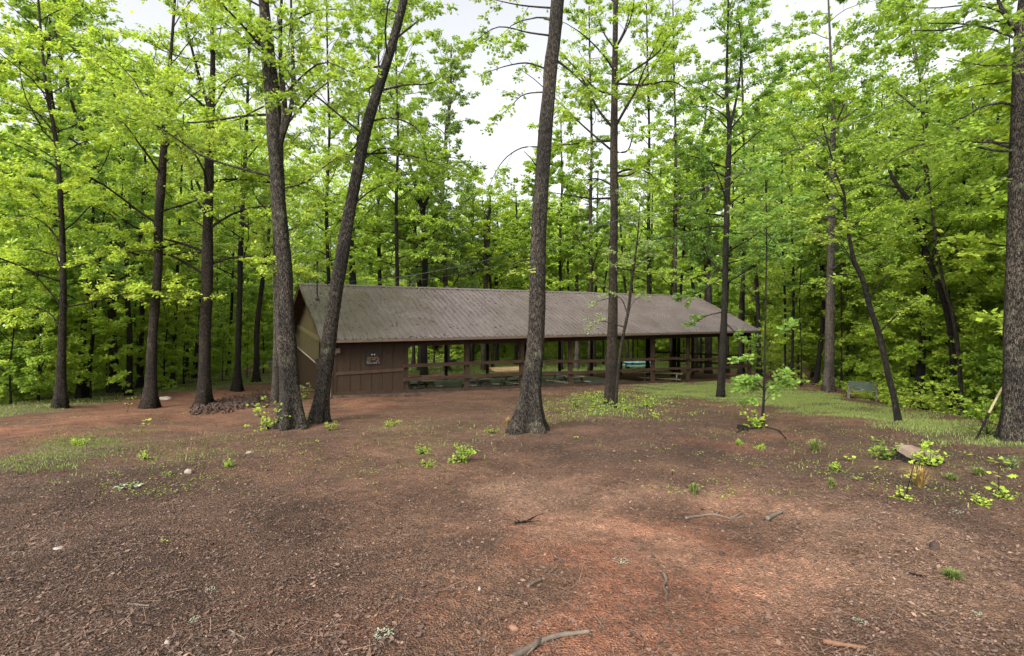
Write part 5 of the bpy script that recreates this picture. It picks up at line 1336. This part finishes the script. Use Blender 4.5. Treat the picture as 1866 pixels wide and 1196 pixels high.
stick("reddish strip of bark lying at the bottom edge right of centre", [(1500, 1172), (1530, 1178), (1578, 1184)], 11, surface_mat("red_bark", [(.3, (.06, .03, .017)), (.7, (.16, .08, .044))], 6, .8, bump=.5))
stick("short straight dark stick in the centre foreground", [(962, 1071), (975, 1063), (986, 1057)], 6)
stick("dark twiggy branch fragment below the central oak", [(938, 955), (955, 953), (970, 946), (990, 938)], 4, BARK_DK, forks=[[(955, 953), (970, 955), (981, 952)], [(946, 954), (938, 948)]])
stick("thin straight twig in the dark litter at the lower left", [(233, 1102), (250, 1104), (272, 1106)], 4)
stick("pair-like slender twig right of the lower left one", [(418, 1150), (432, 1158), (445, 1165)], 3.5)
stick("brittle thin twig right of the long curved stick", [(1540, 958), (1560, 948), (1580, 946), (1600, 952)], 3)
stick("dark short twig at the right among pale litter", [(1657, 1046), (1672, 1050), (1688, 1052)], 3.5, BARK_DK)
stick("thick knobbly root breaking out of the soil at the bottom centre", [(930, 1204), (960, 1188), (985, 1173), (1015, 1162), (1045, 1158), (1075, 1154)], 13, M_stick, "tree_root", "root", forks=[[(985, 1173), (975, 1185), (960, 1200)]], lift=.0)
stick("slender wavy root surfacing in the bare red clay", [(1209, 1045), (1214, 1060), (1209, 1070), (1215, 1082), (1213, 1094)], 6, M_stick, "tree_root", "root", lift=0)
for i, (px_, lab) in enumerate(((((1388, 780), (1370, 782), (1355, 784), (1342, 790)), "dark root running left from the foot of the mound sapling"), (((1396, 780), (1412, 784), (1424, 792), (1432, 800)), "dark root running right from the foot of the mound sapling"))):
    stick(lab, px_, 3.5, BARK_DK, "tree_root", "root", lift=0)
x, y = ground_px(1353, 783); z = h1(x, y)
b0 = root("small_stump", "small sawn-off dark stump on the left side of the sapling's mound", "stump", (x, y, z))
mb = MB(); mb.tube([(0, 0, -.05), (0, 0, .02), (0.01, 0, .09)], [.16, .13, .125], 14); mb.build("wood", BARK_DK, b0)
# leaning pale pole
x, y = ground_px(1776, 802); z = h1(x, y); tp = ray(1828, 704, y + .1)
pl = root("leaning_pole", "pale stripped pole with a dark lower half leaning towards the broad right oak", "pole", (x, y, z))
mid = Vector(tp) * .5 + Vector((x, y, z)) * .5 - Vector((x, y, z)); tpv = Vector(tp) - Vector((x, y, z))
mb = MB(); mb.tube([tuple(mid), tuple(tpv)], [.024, .02], 8); mb.build("pale_pole", surface_mat("stripped_wood", [(.3, (.30, .25, .13)), (.7, (.42, .36, .2))], 5, .7), pl)
mb = MB(); mb.tube([(0, 0, -.05), tuple(mid * .5 + Vector((.02, 0, 0))), tuple(mid * .99)], [.02, .02, .022], 8)
for q_ in (.45, .55, .6): c_ = mid * q_; mb.tube([tuple(c_), tuple(c_ + Vector((rng.normal(0, .06), 0, .05)))], .012, 5)
mb.build("dark_end", BARK_DK, pl)

def rock(label, px, py, w_px, h_px, mat=M_rock, name="stone", cat="stone", seed=0, group=None):
    r = np.random.default_rng(seed + 900); x, y = ground_px(px, py); z = h1(x, y)
    w_ = w_px / 2 / F * y; h_ = max(h_px / F * y, .01)
    n1, n2 = 9, 12; v = []
    for i in range(n1):
        a = math.pi * i / (n1 - 1)
        for j in range(n2):
            b_ = 2 * math.pi * j / n2; k_ = r.uniform(.8, 1.1)
            v.append((w_ * math.sin(a) * math.cos(b_) * k_, w_ * .7 * math.sin(a) * math.sin(b_) * k_, h_ * .8 * math.cos(a) * k_))
    mb = MB(); mb.add(v, [(i * n2 + j, (i + 1) * n2 + j, (i + 1) * n2 + (j + 1) % n2, i * n2 + (j + 1) % n2) for i in range(n1 - 1) for j in range(n2)])
    o = mb.build(name, mat); o.location = (x, y, z + h_ * .15); o.rotation_euler = (0, 0, r.random() * 6)
    return tag(o, label, cat, group)
rock("pale rounded stone half sunk in the soil at the left middle", 343, 862, 15, 8, M_pale, seed=1)
rock("small brown stone lying on the red clay right of centre", 1315, 1012, 10, 9, seed=2)
rock("dark lumpy stone on the pale litter at the right", 1703, 1000, 22, 14, seed=3)
rock("flat orange-brown stone near the bottom centre", 936, 1146, 22, 8, surface_mat("orange_stone", [(.3, (.12, .06, .035)), (.7, (.21, .115, .07))], 5, .85, bump=.5), seed=4)
rock("small pinkish stone at the bottom left", 305, 1175, 12, 9, M_pale, seed=5)
rock("small tan stone in the red litter left of the bottom centre", 874, 1075, 8, 7, M_pale, seed=6)
rock("grey flat stone at the left near the lichen patch", 107, 1000, 24, 3, M_pale, seed=7)
rock("small flat pale stone left of the small white-barked litter under the leaning trunk", 455, 826, 16, 4, M_pale, seed=8)
rock("long pale broken log piece lying behind the smooth left trunk", 302, 728, 30, 6, M_pale, "log_piece", "log", 9)
# lichen-covered twigs that fell from the canopy
M_lich = surface_mat("lichen", [(.3, (.13, .15, .10)), (.7, (.24, .27, .19))], 20, .9, bump=.6)
for i, (px, py, w_, lab) in enumerate(((232, 888, 34, "large flat patch of pale lichen on the ground at the left"), (699, 1160, 26, "ragged tuft of pale lichen at the bottom left of centre"), (384, 1076, 12, "tiny pale lichen flake in the left foreground"),
        (356, 1132, 14, "yellowish lichen scrap at the lower left"), (1130, 1026, 20, "spidery lichen sprig on the red clay"), (1778, 1122, 14, "green-white lichen sprig at the lower right"), (1568, 1136, 18, "pale leaf-like lichen in the right foreground"), (1745, 935, 14, "whitish lichen scrap on dark soil at the right"))):
    x, y = ground_px(px, py); m_ = 60; ww = w_ / 2 / F * y
    a = rng.random(m_) * 6.28; rr = ww * np.sqrt(rng.random(m_)); lf = MB()
    add_leaves(lf, np.stack([rr * np.cos(a) * 1.2, rr * np.sin(a), .006 + .02 * rng.random(m_)], -1), np.stack([np.cos(a), np.sin(a), rng.normal(.1, .3, m_)], -1), np.stack([rng.normal(0, .5, m_), rng.normal(0, .5, m_), np.ones(m_)], -1), ww * rng.uniform(.25, .5, m_), np.full(m_, .5), QUAD)
    o = lf.build("lichen_tuft", M_lich, None, False); o.location = (x, y, h1(x, y)); tag(o, lab, "lichen")
# heap of broken clods and stones
mb = MB()
for i in range(900):
    t = rng.random(); px = 352 + 150 * t + rng.normal(0, 4); py = np.interp(t, [0, .5, 1], [746, 737, 726]) + rng.normal(0, 6)
    x, y = ground_px(px, py); r0 = rng.uniform(.015, .06); c_ = np.array([x, y, h1(x, y) + rng.random() * .07])
    v = rng.normal(0, 1, (8, 3)); v = np.array([(a, b_, c2) for a in (-1, 1) for b_ in (-1, 1) for c2 in (-1, 1)]) * rng.uniform(.5, 1, (8, 3)) * r0
    q_ = rng.random() * 3; R_ = np.array([[math.cos(q_), -math.sin(q_), 0], [math.sin(q_), math.cos(q_), 0], [0, 0, 1]])
    mb.add(c_ + v @ R_, [(0, 1, 3, 2), (4, 6, 7, 5), (0, 4, 5, 1), (2, 3, 7, 6), (0, 2, 6, 4), (1, 5, 7, 3)])
tag(mb.build("rubble", M_rock, None, False), "long low heap of broken dark rock and clods at the left", "rubble", kind="stuff")

# park bench on the right bank
M_bg = surface_mat("bench_green", [(.3, (.028, .042, .027)), (.7, (.055, .075, .048))], 4, .7)
M_bc = surface_mat("bench_grey", [(.3, (.06, .057, .045)), (.7, (.11, .105, .085))], 4, .8)
bx_, by_ = ground_px(1571, 728)
bn = root("park_bench", "green-backed park bench with grey supports alone on the right bank near the pale tall trunk", "bench", (bx_, by_, h1(bx_, by_) + .02), -.55); bn.scale = (.76,) * 3
mb = MB(); mb.box(-.62, .62, .22, .255, .50, .86); mb.build("backrest", M_bg, bn, False)
mb = MB(); mb.box(-.64, .64, .205, .27, .865, .885); mb.build("backrest_cap", M_bc, bn, False)
mb = MB()
for i in range(3): mb.box(-.64, .64, -.24 + i * .145, -.11 + i * .145, .42, .46)
mb.build("seat", M_bc, bn, False)
for sx in (-.62, .62):
    mb = MB(); mb.box(sx - .05, sx + .05, -.22, -.10, -.4, .42); mb.box(sx - .05, sx + .05, .19, .3, -.4, .55); mb.beam((sx, -.22, .62), (sx, .26, .66), .08, .05); mb.box(sx - .035, sx + .035, -.22, -.15, .42, .62); mb.build("bench_leg", M_bc, bn, False)

# post grill, sand pit and blue table behind the shelter
gxx, gyy = (822 - HX) / F * 45, 45.0; gzz = h1(gxx, gyy)
gr = root("charcoal_grill", "black charcoal grill on a single post on the grass behind the shelter", "grill", (gxx, gyy, gzz), .4)
mb = MB(); mb.tube([(0, 0, -.2), (0, 0, .85)], .05, 8); mb.build("post", M_dark, gr)
mb = MB(); mb.box(-.42, .42, -.27, .27, .85, .88); mb.box(-.42, -.39, -.27, .27, .88, 1.1); mb.box(.39, .42, -.27, .27, .88, 1.1); mb.box(-.39, .39, .24, .27, .88, 1.1); mb.build("firebox", M_dark, gr, False)
mb = MB()
for i in range(9): mb.box(-.38, .38, -.24 + i * .055, -.225 + i * .055, 1.02, 1.035)
mb.build("grate", M_dark, gr, False)
sy_ = 47.0; sx_ = (924 - HX) / F * sy_; sz_ = h1(sx_, sy_)
sb = root("sand_pit", "tan timber-edged sand pit on the lawn behind the shelter", "sand pit", (sx_, sy_, sz_), .25)
M_tan = surface_mat("tan_timber", [(.3, (.30, .2, .09)), (.7, (.45, .32, .17))], 4, .8); M_sand = surface_mat("sand", [(.3, (.34, .22, .12)), (.7, (.5, .34, .2))], 6, .9)
for a, b_ in (((-1.6, -1.2), (1.6, -1.2)), ((-1.6, 1.2), (1.6, 1.2)), ((-1.5, -1.15), (-1.5, 1.15)), ((1.5, -1.15), (1.5, 1.15))):
    mb = MB(); mb.beam((*a, .12), (*b_, .12), .14, .3); mb.build("edging", M_tan, sb, False)
mb = MB(); g_ = np.linspace(-1.42, 1.42, 14); h_g = np.linspace(-1.1, 1.1, 12)
mb.add([(a, b_, .16 + .04 * math.sin(3 * a) * math.sin(4 * b_)) for b_ in h_g for a in g_], [(i * 14 + j, i * 14 + j + 1, i * 14 + j + 15, i * 14 + j + 14) for i in range(11) for j in range(13)]); mb.build("sand", M_sand, sb)
M_blue = surface_mat("faded_blue_paint", [(.3, (.14, .34, .38)), (.7, (.24, .48, .5))], 3, .6)
by2 = 49.0; bx2 = (1163 - HX) / F * by2
picnic_table("faded light-blue picnic table out on the lawn beyond the slab", 0, 0, rz=.15, L=2.6, mat=M_blue, fr=M_bc, world_at=(bx2, by2, h1(bx2, by2) - .02))
for o_ in bpy.data.objects:
    if o_.get("label", "").startswith("faded light-blue"): o_.rotation_euler = (0, 0, 1.7); o_.name = "blue_picnic_table"
